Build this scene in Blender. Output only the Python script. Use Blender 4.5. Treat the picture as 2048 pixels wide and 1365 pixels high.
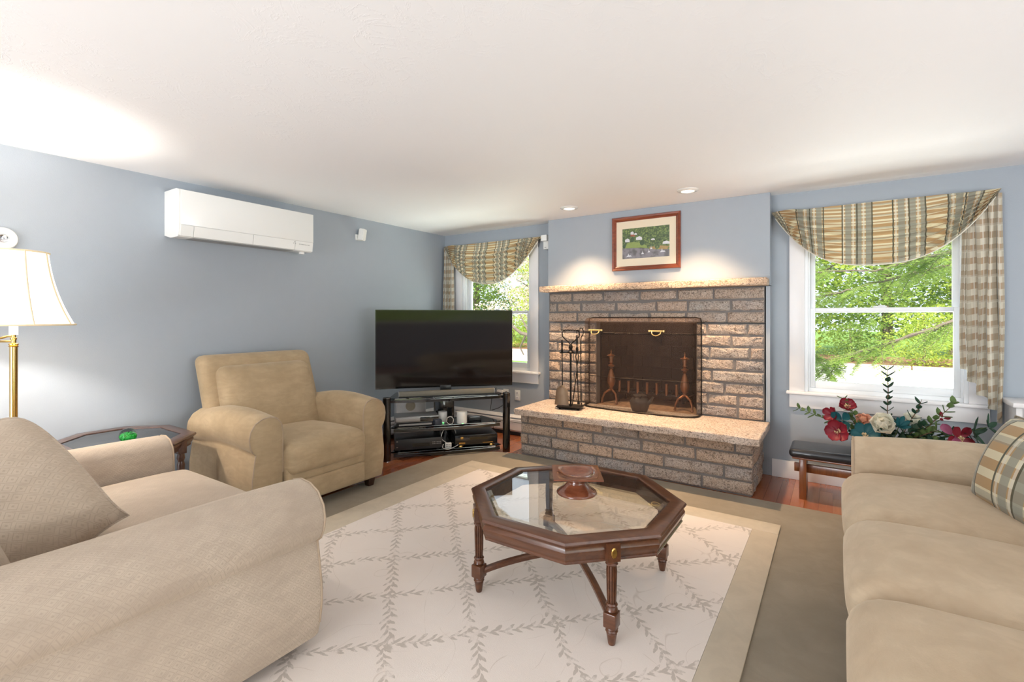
import bpy, bmesh, math, random
from mathutils import Vector, Matrix, noise
random.seed(7)
PI = math.pi
for o in list(bpy.data.objects): bpy.data.objects.remove(o, do_unlink=True)
sc = bpy.context.scene
COL = sc.collection

# ------------------------------------------------------------------ camera, world, sun, area lights, exposure
cd = bpy.data.cameras.new('camera'); cam = bpy.data.objects.new('camera', cd); COL.objects.link(cam)
cd.sensor_width = 36; cd.lens = 967.0/2048*36; cd.shift_y = -(682.5-635.0)/2048
cam.location = (0, 0, 1.30); cam.rotation_euler = (PI/2, 0, math.radians(33.8)); cd.clip_start = .05; cd.clip_end = 200
sc.camera = cam
vs = sc.view_settings
vs.view_transform = 'Standard'; vs.look = 'None'; vs.gamma = 1; vs.use_curve_mapping = False; vs.exposure = 0.10
w = bpy.data.worlds.new('sky'); sc.world = w; w.use_nodes = True
wn = w.node_tree.nodes; bgn = wn['Background']
bgn.inputs[0].default_value = (.80, .90, 1.0, 1); bgn.inputs[1].default_value = 1.5
def light(name, kind, loc, rot, energy, color=(1,1,1), **k):
    l = bpy.data.lights.new(name, kind); l.energy = energy; l.color = color
    for a, b in k.items(): setattr(l, a, b)
    o = bpy.data.objects.new(name, l); COL.objects.link(o); o.location = loc; o.rotation_euler = rot
    return o
light('sun', 'SUN', (0,-5,10), (math.radians(38), 0, math.radians(-18)), 7.5, (1,.95,.86), angle=.01)
# daylight through the glazed openings of the walls behind the camera
light('daylight_rear', 'AREA', (-2.0,-2.98,1.2), (PI/2,0,0), 62, (.92,.96,1), shape='RECTANGLE', size=2.7, size_y=2.0)
light('daylight_right', 'AREA', (3.48,.6,1.25), (PI/2,0,PI/2), 58, (.95,.97,1), shape='RECTANGLE', size=3.0, size_y=1.7)
# unseen area lamps added to brighten the ceiling, standing in for ground bounce
light('ceiling_fill_rear', 'AREA', (-2.0,-3.25,.45), (math.radians(122),0,0), 165, (.95,.97,1), shape='RECTANGLE', size=2.7, size_y=1.2)
light('ceiling_fill_right', 'AREA', (3.75,.6,.6), (math.radians(125),0,PI/2), 150, (.95,.97,1), shape='RECTANGLE', size=3.0, size_y=1.1)
light('ceiling_fill_left_window', 'AREA', (-3.24,5.05,.35), (math.radians(140),0,PI), 60, (.93,1,.90), shape='RECTANGLE', size=1.0, size_y=.6)  # lamps added below both window sills, out of view, to lift the ceiling
light('ceiling_fill_right_window', 'AREA', (.28,5.05,.35), (math.radians(140),0,PI), 52, (.97,1,.94), shape='RECTANGLE', size=1.0, size_y=.6)

# ------------------------------------------------------------------ materials
class G:
    """small node-graph helper"""
    def __init__(s, name):
        m = bpy.data.materials.new(name); m.use_nodes = True; s.m = m; s.t = m.node_tree
        s.b = s.t.nodes['Principled BSDF']; s.out = s.t.nodes['Material Output']
    def n(s, ty, **k):
        x = s.t.nodes.new(ty)
        for a, b in k.items(): setattr(x, a, b)
        return x
    def put(s, sock, v):
        if isinstance(v, bpy.types.NodeSocket): s.t.links.new(v, sock)
        elif v is not None:
            if isinstance(v, (tuple, list)) and len(v) == 3 and len(getattr(sock, 'default_value', (0,0,0))) == 4: v = (*v, 1)
            sock.default_value = v
    def set(s, **k):
        for a, v in k.items(): s.put(s.b.inputs[a.replace('_', ' ')], v)
    def M(s, op, a, b=None, c=None):
        x = s.n('ShaderNodeMath', operation=op); s.put(x.inputs[0], a); s.put(x.inputs[1], b); s.put(x.inputs[2], c); return x.outputs[0]
    def co(s, which='Object', scale=None, loc=None, rot=None):
        v = s.n('ShaderNodeTexCoord').outputs[which]
        if scale or loc or rot:
            mp = s.n('ShaderNodeMapping'); s.put(mp.inputs[0], v)
            if scale: mp.inputs['Scale'].default_value = scale if isinstance(scale, tuple) else (scale,)*3
            if loc: mp.inputs['Location'].default_value = loc
            if rot: mp.inputs['Rotation'].default_value = rot
            v = mp.outputs[0]
        return v
    def noise(s, scale, detail=3, rough=.5, vec=None, dist=0):
        x = s.n('ShaderNodeTexNoise'); x.inputs['Scale'].default_value = scale; x.inputs['Detail'].default_value = detail
        x.inputs['Roughness'].default_value = rough; x.inputs['Distortion'].default_value = dist
        s.put(x.inputs['Vector'], vec if vec is not None else s.co()); return x.outputs['Fac']
    def vor(s, scale, vec=None, feat='F1', out='Distance', rnd=1):
        x = s.n('ShaderNodeTexVoronoi', feature=feat); x.inputs['Scale'].default_value = scale; x.inputs['Randomness'].default_value = rnd
        s.put(x.inputs['Vector'], vec if vec is not None else s.co()); return x.outputs[out]
    def ramp(s, f, stops, interp='LINEAR'):
        x = s.n('ShaderNodeValToRGB'); x.color_ramp.interpolation = interp; e = x.color_ramp.elements
        while len(e) < len(stops): e.new(.5)
        for i, (p, c) in enumerate(stops):
            e[i].position = p; e[i].color = (*c, 1) if isinstance(c, (tuple, list)) else (c, c, c, 1)
        s.put(x.inputs[0], f); return x.outputs[0]
    def mix(s, f, a, b, mode='MIX'):
        x = s.n('ShaderNodeMix', data_type='RGBA', blend_type=mode); s.put(x.inputs[0], f); s.put(x.inputs[6], a); s.put(x.inputs[7], b); return x.outputs[2]
    def bump(s, h, st=.3, dist=.01):
        x = s.n('ShaderNodeBump'); x.inputs['Strength'].default_value = st; x.inputs['Distance'].default_value = dist
        s.put(x.inputs['Height'], h); s.put(s.b.inputs['Normal'], x.outputs[0])
    def xyz(s, v):
        x = s.n('ShaderNodeSeparateXYZ'); s.put(x.inputs[0], v); return x.outputs
def L(r, g, b):  # sRGB 0-255 to linear
    return tuple(((c/255)/12.92 if c/255 < .04045 else ((c/255+.055)/1.055)**2.4) for c in (r, g, b))
def simple(name, col, rough=.5, metal=0, var=.08, scale=12, bump=0, bscale=80, coat=0, sheen=0, em=None):
    g = G(name)
    n = g.noise(scale, 3)
    c = g.mix(n, tuple(x*(1-var*2) for x in col), tuple(min(1, x*(1+var*2)) for x in col))
    g.set(Base_Color=c, Roughness=rough, Metallic=metal)
    if coat: g.set(Coat_Weight=coat, Coat_Roughness=.08)
    if sheen: g.set(Sheen_Weight=sheen, Sheen_Roughness=.4)
    if bump: g.bump(g.noise(bscale, 3), bump, .004)
    if em: g.set(Emission_Color=em[0], Emission_Strength=em[1])
    return g.m
MT = {}
MT['wall'] = simple('blue_gray_paint', L(162,170,178), .55, var=.01, bump=.12, bscale=180)
g = G('ceiling_plaster')
a = g.noise(7.5, 5, .62, vec=g.co(scale=(1,.6,1), rot=(0,0,.5)), dist=1.8); b_ = g.noise(1.3, 2)
ht = g.M('MULTIPLY', g.ramp(a, [(.50, 0.), (.52, 1.), (.56, .1)]), g.ramp(b_, [(.40, 0.05), (.6, 1.)]))
g.set(Base_Color=L(246,246,246), Roughness=.6); g.bump(ht, .2, .005); MT['ceiling'] = g.m
MT['trim'] = simple('white_trim_paint', L(236,234,234), .35, var=.01)
MT['vinyl'] = simple('white_vinyl', L(238,241,243), .3, var=.01)
MT['whiteplastic'] = simple('white_plastic', L(236,236,232), .22, var=.005)
MT['black'] = simple('black_plastic', L(22,22,24), .3, var=.1)
MT['blackgloss'] = simple('black_gloss_metal', L(14,14,16), .12, var=.05, coat=1)
MT['iron'] = simple('black_iron', L(44,38,34), .45, metal=.7, bump=.3, bscale=150)
MT['castiron'] = simple('cast_iron_kettle', L(74,68,64), .5, metal=.3, bump=.2, bscale=120)
MT['brass'] = simple('antique_brass', L(206,168,96), .22, metal=1, var=.05)
MT['paintedbrass'] = simple('pale_brass', L(214,190,130), .3, metal=.8, var=.03)
MT['copper'] = simple('aged_copper', L(156,106,76), .35, metal=.8, var=.06)
MT['chrome'] = simple('chrome', L(210,212,215), .12, metal=1, var=.02)
MT['silver'] = simple('silver_plastic', L(168,168,168), .3, metal=.5, var=.02)
MT['soundbar'] = simple('taupe_cloth_grille', L(120,116,104), .6, var=.05, bump=.2, bscale=600)
MT['cable'] = simple('black_cable', L(20,20,22), .4)
MT['wcable'] = simple('white_cable', L(225,225,222), .4)
MT['vinylseat'] = simple('black_vinyl_leather', L(34,36,40), .28, var=.1, bump=.08, bscale=60, coat=.3)
MT['slate'] = simple('heater_slot', L(52,54,58), .6)
def wood(name, c1, c2, rough=.3, coat=.4, scale=(3,26,26), obj='Object'):
    g = G(name)
    v = g.co(obj, scale=scale); n = g.noise(1.6, 4, .6, vec=v, dist=.8); n2 = g.noise(2.5, 2)
    c = g.mix(g.ramp(n, [(.3, 0.), (.7, 1.)]), c1, c2); c = g.mix(g.M('MULTIPLY', n2, .35), c, tuple(x*.5 for x in c1))
    g.set(Base_Color=c, Roughness=rough, Coat_Weight=coat, Coat_Roughness=.12); g.bump(n, .05, .002); return g.m
MT['mahogany'] = wood('mahogany_polish', L(78,44,26), L(112,68,42))
MT['walnut'] = wood('walnut_polish', L(74,48,38), L(104,72,58))
MT['frame'] = wood('red_brown_frame', L(112,48,26), L(150,76,44))
MT['bowl'] = wood('turned_cherry', L(112,58,36), L(154,90,60), .12, 1, (6,6,30))
MT['pine'] = wood('stained_pine', L(116,62,26), L(158,92,44), scale=(26,26,3))
MT['darkwood'] = wood('dark_foot_wood', L(48,24,16), L(70,36,22))
g = G('cherry_floor_plank')
oi = g.n('ShaderNodeObjectInfo'); v = g.co(scale=(30,2.2,30)); n = g.noise(2, 4, .6, vec=v, dist=.6)
c = g.ramp(oi.outputs['Random'], [(0, L(142,78,48)), (.35, L(168,98,62)), (.65, L(186,116,74)), (.85, L(154,88,58)), (1, L(200,136,92))])
g.set(Base_Color=g.mix(g.M('MULTIPLY', n, .5), c, L(110,56,34)), Roughness=.22, Coat_Weight=.5, Coat_Roughness=.1); g.bump(n, .03, .001); MT['plank'] = g.m
def stone(name, stops, dark=.0, rnd=True, rough=.85, bs=.7):
    g = G(name)
    oi = g.n('ShaderNodeObjectInfo').outputs['Random']
    va = g.n('ShaderNodeVectorMath', operation='ADD'); g.put(va.inputs[0], g.co()); 
    cmb = g.n('ShaderNodeCombineXYZ'); g.put(cmb.inputs[0], g.M('MULTIPLY', oi, 37)); g.put(cmb.inputs[1], g.M('MULTIPLY', oi, 91)); g.put(va.inputs[1], cmb.outputs[0])
    v = va.outputs[0]
    base = g.ramp(oi if rnd else g.noise(1.5, 2), stops)
    big = g.noise(9, 3, .6, vec=v); sp = g.noise(130, 3, .7, vec=v); sp2 = g.noise(48, 3, .7, vec=v, dist=.5)
    c = g.mix(g.ramp(big, [(.35, 0.), (.7, .55)]), base, L(176,148,124))
    c = g.mix(g.ramp(sp, [(.38, .75), (.47, 0.)]), c, L(84,78,76))
    c = g.mix(g.ramp(sp2, [(.36, .7), (.46, 0.)]), c, L(84,70,60))
    c = g.mix(g.ramp(sp, [(.57, 0.), (.68, .7)]), c, L(222,212,202))
    g.set(Base_Color=c, Roughness=rough)
    g.bump(g.M('ADD', g.M('MULTIPLY', g.noise(28, 4, .65, vec=v), 2.0), g.M('MULTIPLY', sp, .5)), bs, .012); return g.m
MT['brick'] = stone('split_granite', [(0, L(178,170,162)), (.3, L(198,176,156)), (.6, L(166,162,160)), (1, L(208,180,156))])
MT['slabtop'] = stone('granite_slab', [(0, L(212,196,182)), (1, L(200,186,174))], rnd=False, bs=.2)
MT['mantel'] = stone('mantel_granite', [(0, L(206,184,160)), (1, L(190,168,146))], rnd=False, bs=.6)
MT['mortar'] = simple('gray_mortar', L(118,113,110), .95, var=.1, bump=.6, bscale=60)
g = G('sooty_firebrick'); oi = g.n('ShaderNodeObjectInfo').outputs['Random']
g.set(Base_Color=g.mix(g.noise(6, 3), g.ramp(oi, [(0, L(52,42,36)), (1, L(92,74,60))]), L(36,30,26)), Roughness=.9); g.bump(g.noise(50, 4), .5, .006); MT['soot'] = g.m
MT['ash'] = simple('ash_floor', L(150,120,96), .95, var=.35, scale=20, bump=.8, bscale=30)
# upholstery
def fabric(name, c1, c2, motif=False, rough=.9, plane='yz'):
    g = G(name); n1 = g.noise(3.5, 4, .6); n2 = g.noise(220, 2)
    v = g.co(scale=(1,1,3)); n3 = g.noise(9, 3, .6, vec=v, dist=1)
    c = g.mix(g.ramp(n1, [(.3, 0.), (.7, 1.)]), c1, c2); c = g.mix(g.M('MULTIPLY', g.ramp(n3, [(.4, 0.), (.62, 1.)]), .3), c, tuple(x*.82 for x in c1))
    h = g.M('MULTIPLY', n2, .5)
    if motif:
        # woven key pattern: small framed squares with short bars, in the plane of the surface (two projections summed)
        X, Y, Z = g.xyz(g.co())
        def cell(a, b, s):
            u = g.M('FRACT', g.M('MULTIPLY', g.M('ADD', a, b), s)); w_ = g.M('FRACT', g.M('MULTIPLY', g.M('SUBTRACT', a, b), s))
            du = g.M('ABSOLUTE', g.M('SUBTRACT', u, .5)); dw = g.M('ABSOLUTE', g.M('SUBTRACT', w_, .5))
            mx = g.M('MAXIMUM', du, dw)
            ring = g.M('COMPARE', mx, .34, .035); dot = g.M('LESS_THAN', mx, .10); edge = g.M('GREATER_THAN', du, .465)
            return g.M('MAXIMUM', g.M('MAXIMUM', ring, dot), edge)
        A = g.M('ADD', Y if plane == 'yz' else X, 0.0); B = g.M('ADD', g.M('ADD', Z, X), 0.0) if plane == 'yz' else g.M('ADD', Z, Y)
        k = cell(A, B, 25)
        k = g.M('MULTIPLY', k, g.ramp(n1, [(.3, .35), (.6, 1.)]))
        c = g.mix(g.M('MULTIPLY', k, .36), c, tuple(x*.62 for x in c1))
        h = g.M('SUBTRACT', h, g.M('MULTIPLY', k, .9))
    h = g.M('ADD', h, g.M('MULTIPLY', g.noise(14, 3), .8))
    g.set(Base_Color=c, Roughness=rough, Sheen_Weight=.35, Sheen_Roughness=.45, Sheen_Tint=L(255,240,215)); g.bump(h, .25, .004); return g.m
MT['chenille'] = fabric('tan_chenille', L(162,140,108), L(188,165,132))
MT['keyfabric'] = fabric('beige_key_weave', L(172,155,138), L(192,176,158), motif=True)
MT['keypillow'] = fabric('beige_key_weave_pillow', L(178,160,140), L(196,180,162), motif=True, plane='xz')
MT['sofafab'] = fabric('beige_sofa_chenille', L(178,157,130), L(202,184,158))
MT['piping'] = simple('tan_piping', L(172,152,130), .8)
MT['taupe'] = fabric('taupe_carpet', L(132,122,106), L(146,136,120))
MT['tanband'] = fabric('tan_border_pile', L(190,178,158), L(204,192,172))
# plaid cloth: uv in metres
def plaid(name, small=False):
    g = G(name); U, V, _ = g.xyz(g.n('ShaderNodeUVMap').outputs[0])
    def st(x, per, a, b):
        f = g.M('FRACT', g.M('DIVIDE', x, per)); return g.M('MULTIPLY', g.M('GREATER_THAN', f, a), g.M('LESS_THAN', f, b))
    cream, tan, slate, dark = L(236,226,192), L(192,158,112), L(150,152,140), L(86,84,66)
    if small:
        c = g.mix(st(V, .085, .5, 1), L(228,220,200), L(190,164,134))
        c = g.mix(g.M('MULTIPLY', st(U, .085, .45, 1), .55), c, L(168,160,140))
        c = g.mix(g.M('MULTIPLY', st(U, .17, .40, .46), .8), c, dark); c = g.mix(g.M('MULTIPLY', st(U, .17, .1, .16), .6), c, L(244,240,226))
        c = g.mix(g.M('MULTIPLY', st(V, .17, .2, .32), .4), c, L(220,216,200))
    else:
        c = g.mix(st(V, .074, .45, 1), cream, tan)
        c = g.mix(g.M('MULTIPLY', st(V, .222, .30, .44), .5), c, slate)
        band = st(U, .30, .0, .62)
        c = g.mix(g.M('MULTIPLY', g.M('MULTIPLY', st(U, .062, .4, 1), band), .8), c, slate)
        c = g.mix(g.M('MULTIPLY', g.M('MULTIPLY', st(U, .062, .1, .28), band), .6), c, L(236,232,216))
        for p in (.0, .30, .60): c = g.mix(g.M('MULTIPLY', st(U, .30, p, p+.028), .95), c, dark)
    w_ = g.noise(500, 1)
    g.set(Base_Color=g.mix(g.M('MULTIPLY', w_, .15), c, L(120,110,90)), Roughness=.75, Sheen_Weight=.2)
    tr = g.n('ShaderNodeBsdfTranslucent'); g.put(tr.inputs[0], c); ms = g.n('ShaderNodeMixShader'); ms.inputs[0].default_value = .22
    g.t.links.new(g.b.outputs[0], ms.inputs[1]); g.t.links.new(tr.outputs[0], ms.inputs[2]); g.t.links.new(ms.outputs[0], g.out.inputs[0])
    return g.m
MT['plaid'] = plaid('plaid_valance_cloth'); MT['check'] = plaid('small_check_cloth', True)
MT['lining'] = simple('pale_curtain_lining', L(206,214,222), .8)
# cream rug field: lattice of leafy vines with faint scrolls
g = G('cream_rug_vine'); X, Y, Z = g.xyz(g.co('Object'))
wb = g.M('MULTIPLY', g.M('SUBTRACT', g.noise(5, 2), .5), .09); wb2 = g.M('MULTIPLY', g.M('SUBTRACT', g.noise(5, 2, vec=g.co(loc=(9,3,1))), .5), .09)
P_ = g.M('ADD', g.M('MULTIPLY', g.M('ADD', g.M('ADD', X, Y), .165), .7071), wb); Q_ = g.M('ADD', g.M('MULTIPLY', g.M('ADD', g.M('SUBTRACT', X, Y), 4.22), .7071), wb2)
PER = .344
def vine(P, S):
    d = g.M('MULTIPLY', g.M('SUBTRACT', g.M('FRACT', g.M('ADD', g.M('DIVIDE', P, PER), .5)), .5), PER)   # signed distance to line
    tot = None
    for sgn, off, ang in ((1, 0, .62), (-1, .5, .62), (1, .25, .2), (-1, .8, .3)):
        l = g.M('MULTIPLY', g.M('SUBTRACT', g.M('FRACT', g.M('ADD', g.M('DIVIDE', S, .049), off)), .5), .049)
        dd = g.M('SUBTRACT', g.M('MULTIPLY', d, sgn), .017 if ang > .4 else .006)
        ca, sa = math.cos(ang), math.sin(ang)
        e1 = g.M('ADD', g.M('MULTIPLY', l, ca), g.M('MULTIPLY', dd, sa)); e2 = g.M('SUBTRACT', g.M('MULTIPLY', dd, ca), g.M('MULTIPLY', l, sa))
        q = g.M('ADD', g.M('POWER', g.M('ABSOLUTE', g.M('DIVIDE', e1, .021)), 1.6), g.M('POWER', g.M('ABSOLUTE', g.M('DIVIDE', e2, .0065)), 1.6))
        m = g.M('LESS_THAN', q, 1.0); tot = m if tot is None else g.M('MAXIMUM', tot, m)
    return tot
vn = g.M('MAXIMUM', vine(P_, Q_), vine(Q_, P_))
vn = g.M('MULTIPLY', vn, g.ramp(g.noise(22, 3, .7), [(.38, .1), (.52, 1.)]))
scr = g.n('ShaderNodeTexWave', wave_type='RINGS', rings_direction='SPHERICAL'); scr.inputs['Scale'].default_value = 1.0; scr.inputs['Distortion'].default_value = 14; scr.inputs['Detail'].default_value = 1.2; scr.inputs['Detail Scale'].default_value = 2.2
g.put(scr.inputs[0], g.co(loc=(2.3,-1.1,0)))
sw = g.M('MULTIPLY', g.ramp(scr.outputs['Fac'], [(.47, 0.), (.5, 1.), (.53, 0.)]), g.ramp(g.noise(7, 2), [(.45, 0.), (.55, 1.)]))
c = g.mix(g.noise(4, 3), L(222,210,200), L(232,222,213)); c = g.mix(g.M('MULTIPLY', sw, .42), c, L(178,160,142)); c = g.mix(g.M('MULTIPLY', vn, .55), c, L(154,140,124))
g.set(Base_Color=c, Roughness=.95, Sheen_Weight=.3); g.bump(g.noise(300, 2), .3, .003); MT['rugfield'] = g.m
# thin window glass / table glass: transparent with a Fresnel reflection
def thin(name, tint=(1,1,1), ior=1.5, gl=.0, boost=1.0):
    g = G(name); g.t.nodes.remove(g.b); tr = g.n('ShaderNodeBsdfTransparent'); g.put(tr.inputs[0], tint); gs = g.n('ShaderNodeBsdfGlossy'); gs.inputs['Roughness'].default_value = gl
    lw = g.n('ShaderNodeLayerWeight'); lw.inputs[0].default_value = .5; ms = g.n('ShaderNodeMixShader'); r0 = ((ior-1)/(ior+1))**2*boost
    f = g.M('ADD', g.M('MULTIPLY', g.M('POWER', lw.outputs['Facing'], 4.0), 1-r0), r0)
    g.put(ms.inputs[0], f); g.t.links.new(tr.outputs[0], ms.inputs[1]); g.t.links.new(gs.outputs[0], ms.inputs[2]); g.t.links.new(ms.outputs[0], g.out.inputs[0]); return g.m
MT['pane'] = thin('window_glass'); MT['tableglass'] = thin('table_glass', (.86,.88,.87), 1.5, boost=3.2); MT['smoke'] = thin('dark_table_glass', (.42,.43,.44), 1.6, boost=1.6)
MT['standglass'] = thin('black_stand_glass', (.08,.09,.09), 1.6, boost=5)
# spark screen: a fine woven wire cloth, too fine to draw as wires
g = G('spark_screen_mesh'); g.set(Base_Color=L(78,58,46), Roughness=.6, Metallic=.3); tr = g.n('ShaderNodeBsdfTransparent'); ms = g.n('ShaderNodeMixShader'); ms.inputs[0].default_value = .38
g.t.links.new(tr.outputs[0], ms.inputs[1]); g.t.links.new(g.b.outputs[0], ms.inputs[2]); g.t.links.new(ms.outputs[0], g.out.inputs[0]); MT['mesh'] = g.m
g = G('lit_lampshade'); g.set(Base_Color=L(250,240,222), Roughness=.9, Emission_Color=L(255,244,226), Emission_Strength=1.3); MT['shade'] = g.m
MT['shadetrim'] = simple('shade_trim', L(214,198,168), .8, em=(L(214,190,150), .25))
g = G('tv_screen'); g.set(Base_Color=(.012,.009,.008), Roughness=.06, Specular_IOR_Level=.5); MT['screen'] = g.m
g = G('green_glass'); v = g.co(); sw_ = g.noise(28, 2, vec=v, dist=3)
g.set(Base_Color=g.mix(g.ramp(sw_, [(.42, 0.), (.55, 1.)]), L(4,150,34), L(70,225,100)), Roughness=.03, Transmission_Weight=.45, IOR=1.45); MT['greenglass'] = g.m
g = G('clear_glass'); g.set(Base_Color=(.93,.97,.94), Roughness=.02, Transmission_Weight=1.0, IOR=1.2); MT['clearglass'] = g.m

# ------------------------------------------------------------------ mesh collector
class MB:
    def __init__(s): s.v = []; s.f = []; s.uv = {}; s.mi = []; s.cur = 0
    def add(s, vs_, fs, uvs=None):
        o = len(s.v); s.v += [tuple(p) for p in vs_]
        for f in fs: s.f.append(tuple(i+o for i in f)); s.mi.append(s.cur)
        if uvs:
            for i, u in enumerate(uvs): s.uv[o+i] = u
        return s
    def box(s, x0, x1, y0, y1, z0, z1, b=0):
        if x1 < x0: x0, x1 = x1, x0
        if y1 < y0: y0, y1 = y1, y0
        if z1 < z0: z0, z1 = z1, z0
        if b <= 0:
            v = [(x,y,z) for x in (x0,x1) for y in (y0,y1) for z in (z0,z1)]
            return s.add(v, [(0,1,3,2),(4,6,7,5),(0,4,5,1),(2,3,7,6),(0,2,6,4),(1,5,7,3)])
        b = min(b, (x1-x0)*.45, (y1-y0)*.45, (z1-z0)*.45)
        bm = bmesh.new(); bmesh.ops.create_cube(bm, size=1)
        bmesh.ops.scale(bm, vec=(x1-x0, y1-y0, z1-z0), verts=bm.verts); bmesh.ops.translate(bm, vec=((x0+x1)/2, (y0+y1)/2, (z0+z1)/2), verts=bm.verts)
        bmesh.ops.bevel(bm, geom=list(bm.edges), offset=b, segments=2, affect='EDGES', profile=.5)
        return s.bm(bm)
    def bm(s, bm, M=None):
        bm.verts.index_update(); vs_ = [(M @ v.co if M else v.co.copy()) for v in bm.verts]
        s.add(vs_, [[v.index for v in f.verts] for f in bm.faces]); bm.free(); return s
    def tube(s, pts, r, n=8, cap=True):
        pts = [Vector(p) for p in pts]; N = len(pts); rs = r if isinstance(r, (list, tuple)) else [r]*N
        vs_ = []; prev = None
        for i, p in enumerate(pts):
            t = (pts[min(i+1, N-1)] - pts[max(i-1, 0)])
            t = t.normalized() if t.length > 1e-9 else Vector((0,0,1))
            if prev is None: a = t.orthogonal().normalized()
            else:
                a = prev - t*prev.dot(t); a = a.normalized() if a.length > 1e-6 else t.orthogonal().normalized()
            prev = a; b = t.cross(a)
            for k in range(n):
                th = 2*PI*k/n; vs_.append(p + (a*math.cos(th) + b*math.sin(th))*rs[i])
        fs = [(i*n+k, i*n+(k+1) % n, (i+1)*n+(k+1) % n, (i+1)*n+k) for i in range(N-1) for k in range(n)]
        if cap: fs += [tuple(range(n-1, -1, -1)), tuple((N-1)*n+k for k in range(n))]
        return s.add(vs_, fs)
    def lathe(s, prof, c=(0,0), n=24, cap=True, sq=None):
        """prof: (radius, z) list, about a vertical axis through c"""
        vs_ = [(c[0]+r*math.cos(2*PI*k/n), c[1]+r*math.sin(2*PI*k/n), z) for r, z in prof for k in range(n)]
        N = len(prof); fs = [(i*n+k, i*n+(k+1) % n, (i+1)*n+(k+1) % n, (i+1)*n+k) for i in range(N-1) for k in range(n)]
        if cap: fs += [tuple(range(n-1, -1, -1)), tuple((N-1)*n+k for k in range(n))]
        return s.add(vs_, fs)
    def prism(s, poly, z0, z1):
        n = len(poly); vs_ = [(x,y,z0) for x, y in poly] + [(x,y,z1) for x, y in poly]
        return s.add(vs_, [tuple(range(n-1, -1, -1)), tuple(range(n, 2*n))] + [(i, (i+1) % n, n+(i+1) % n, n+i) for i in range(n)])
    def rings(s, rings, cap=True, closed=True, uvs=None):
        n = len(rings[0]); N = len(rings); vs_ = [p for r in rings for p in r]; m = n if closed else n-1
        fs = [(i*n+k, i*n+(k+1) % n, (i+1)*n+(k+1) % n, (i+1)*n+k) for i in range(N-1) for k in range(m)]
        if cap and closed: fs += [tuple(range(n-1, -1, -1)), tuple((N-1)*n+k for k in range(n))]
        return s.add(vs_, fs, uvs)
    def rbox(s, c, size, r, crown=0, mid=6, fn=None, puff=0):
        """soft box: rounded edges radius r, top crowned by crown, sides puffed"""
        h = [x/2 for x in size]; r = min(r, *[x*.98 for x in h])
        def ax(hh):
            e = [-hh + r*(1-math.cos(PI/2*k/4))*1.0 for k in range(4)]
            m = [-(hh-r) + 2*(hh-r)*k/mid for k in range(mid+1)]
            return e + m + [-x for x in reversed(e)]
        A = [ax(x) for x in h]; bm = bmesh.new(); key = {}
        def V(p):
            k = tuple(round(x, 5) for x in p)
            if k in key: return key[k]
            q = Vector(p); inn = Vector([max(-(h[i]-r), min(h[i]-r, q[i])) for i in range(3)]); d = q-inn
            v = inn + d.normalized()*r if d.length > 1e-9 else q
            fx, fy, fz = v.x/h[0], v.y/h[1], v.z/h[2]
            if puff: v = v + Vector((puff*fx*(1-fy*fy)*(1-fz*fz), puff*fy*(1-fx*fx)*(1-fz*fz), 0))
            if crown: v.z += crown*(1-fx*fx)*(1-fy*fy)*max(0, (fz+.2)/1.2)
            v = v + Vector(c)
            if fn: v = Vector(fn(v))
            key[k] = bm.verts.new(v); return key[k]
        for i in range(3):
            j, k = (i+1) % 3, (i+2) % 3
            for sgn in (-1, 1):
                for a in range(len(A[j])-1):
                    for b in range(len(A[k])-1):
                        qs = []
                        for (da, db) in ((0,0),(1,0),(1,1),(0,1)):
                            p = [0,0,0]; p[i] = sgn*h[i]; p[j] = A[j][a+da]; p[k] = A[k][b+db]; qs.append(V(p))
                        if sgn < 0: qs.reverse()
                        if len(set(qs)) > 2:
                            try: bm.faces.new(list(dict.fromkeys(qs)))
                            except ValueError: pass
        return s.bm(bm)
    def build(s, name, mat, parent=None, smooth=True, ang=40, mats=None):
        me = bpy.data.meshes.new(name); me.from_pydata([tuple(p) for p in s.v], [], s.f); 
        if s.uv:
            ul = me.uv_layers.new(name='UVMap')
            for lp in me.loops: ul.data[lp.index].uv = s.uv.get(lp.vertex_index, (0,0))
        for m in (mats or [mat]): me.materials.append(MT[m] if isinstance(m, str) else m)
        if mats:
            for p, i in zip(me.polygons, s.mi): p.material_index = i
        me.update()
        if smooth: me.shade_smooth(); me.set_sharp_from_angle(angle=math.radians(ang))
        return link(name, me, parent)
def link(name, me, parent=None):
    o = bpy.data.objects.new(name, me); COL.objects.link(o)
    if parent: o.parent = parent
    return o
def tag(o, label=None, cat=None, group=None, kind=None):
    if label: o['label'] = label
    if cat: o['category'] = cat
    if group: o['group'] = group
    if kind: o['kind'] = kind
    return o
def thing(name, label, cat, loc=(0,0,0), rz=0, group=None):
    o = link(name, None); o.location = loc; o.rotation_euler = (0,0,rz); o.empty_display_size = .05
    return tag(o, label, cat, group)
def struct(name, mb, mat, **k): return tag(mb.build(name, mat, **k), kind='structure')
def text(name, s_, size, M, mat, parent, ext=.0004):
    cu = bpy.data.curves.new(name, 'FONT'); cu.body = s_; cu.size = size; cu.extrude = ext; cu.align_x = 'CENTER'
    t = bpy.data.objects.new(name, cu); COL.objects.link(t); dg = bpy.context.evaluated_depsgraph_get()
    me = bpy.data.meshes.new_from_object(t.evaluated_get(dg)); bpy.data.objects.remove(t)
    me.transform(M); me.materials.clear(); me.materials.append(MT[mat]); return link(name, me, parent)
def copy_tree(o, parent=None):
    c = o.copy(); COL.objects.link(c); c.parent = parent
    for ch in o.children: copy_tree(ch, c)
    return c

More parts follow.
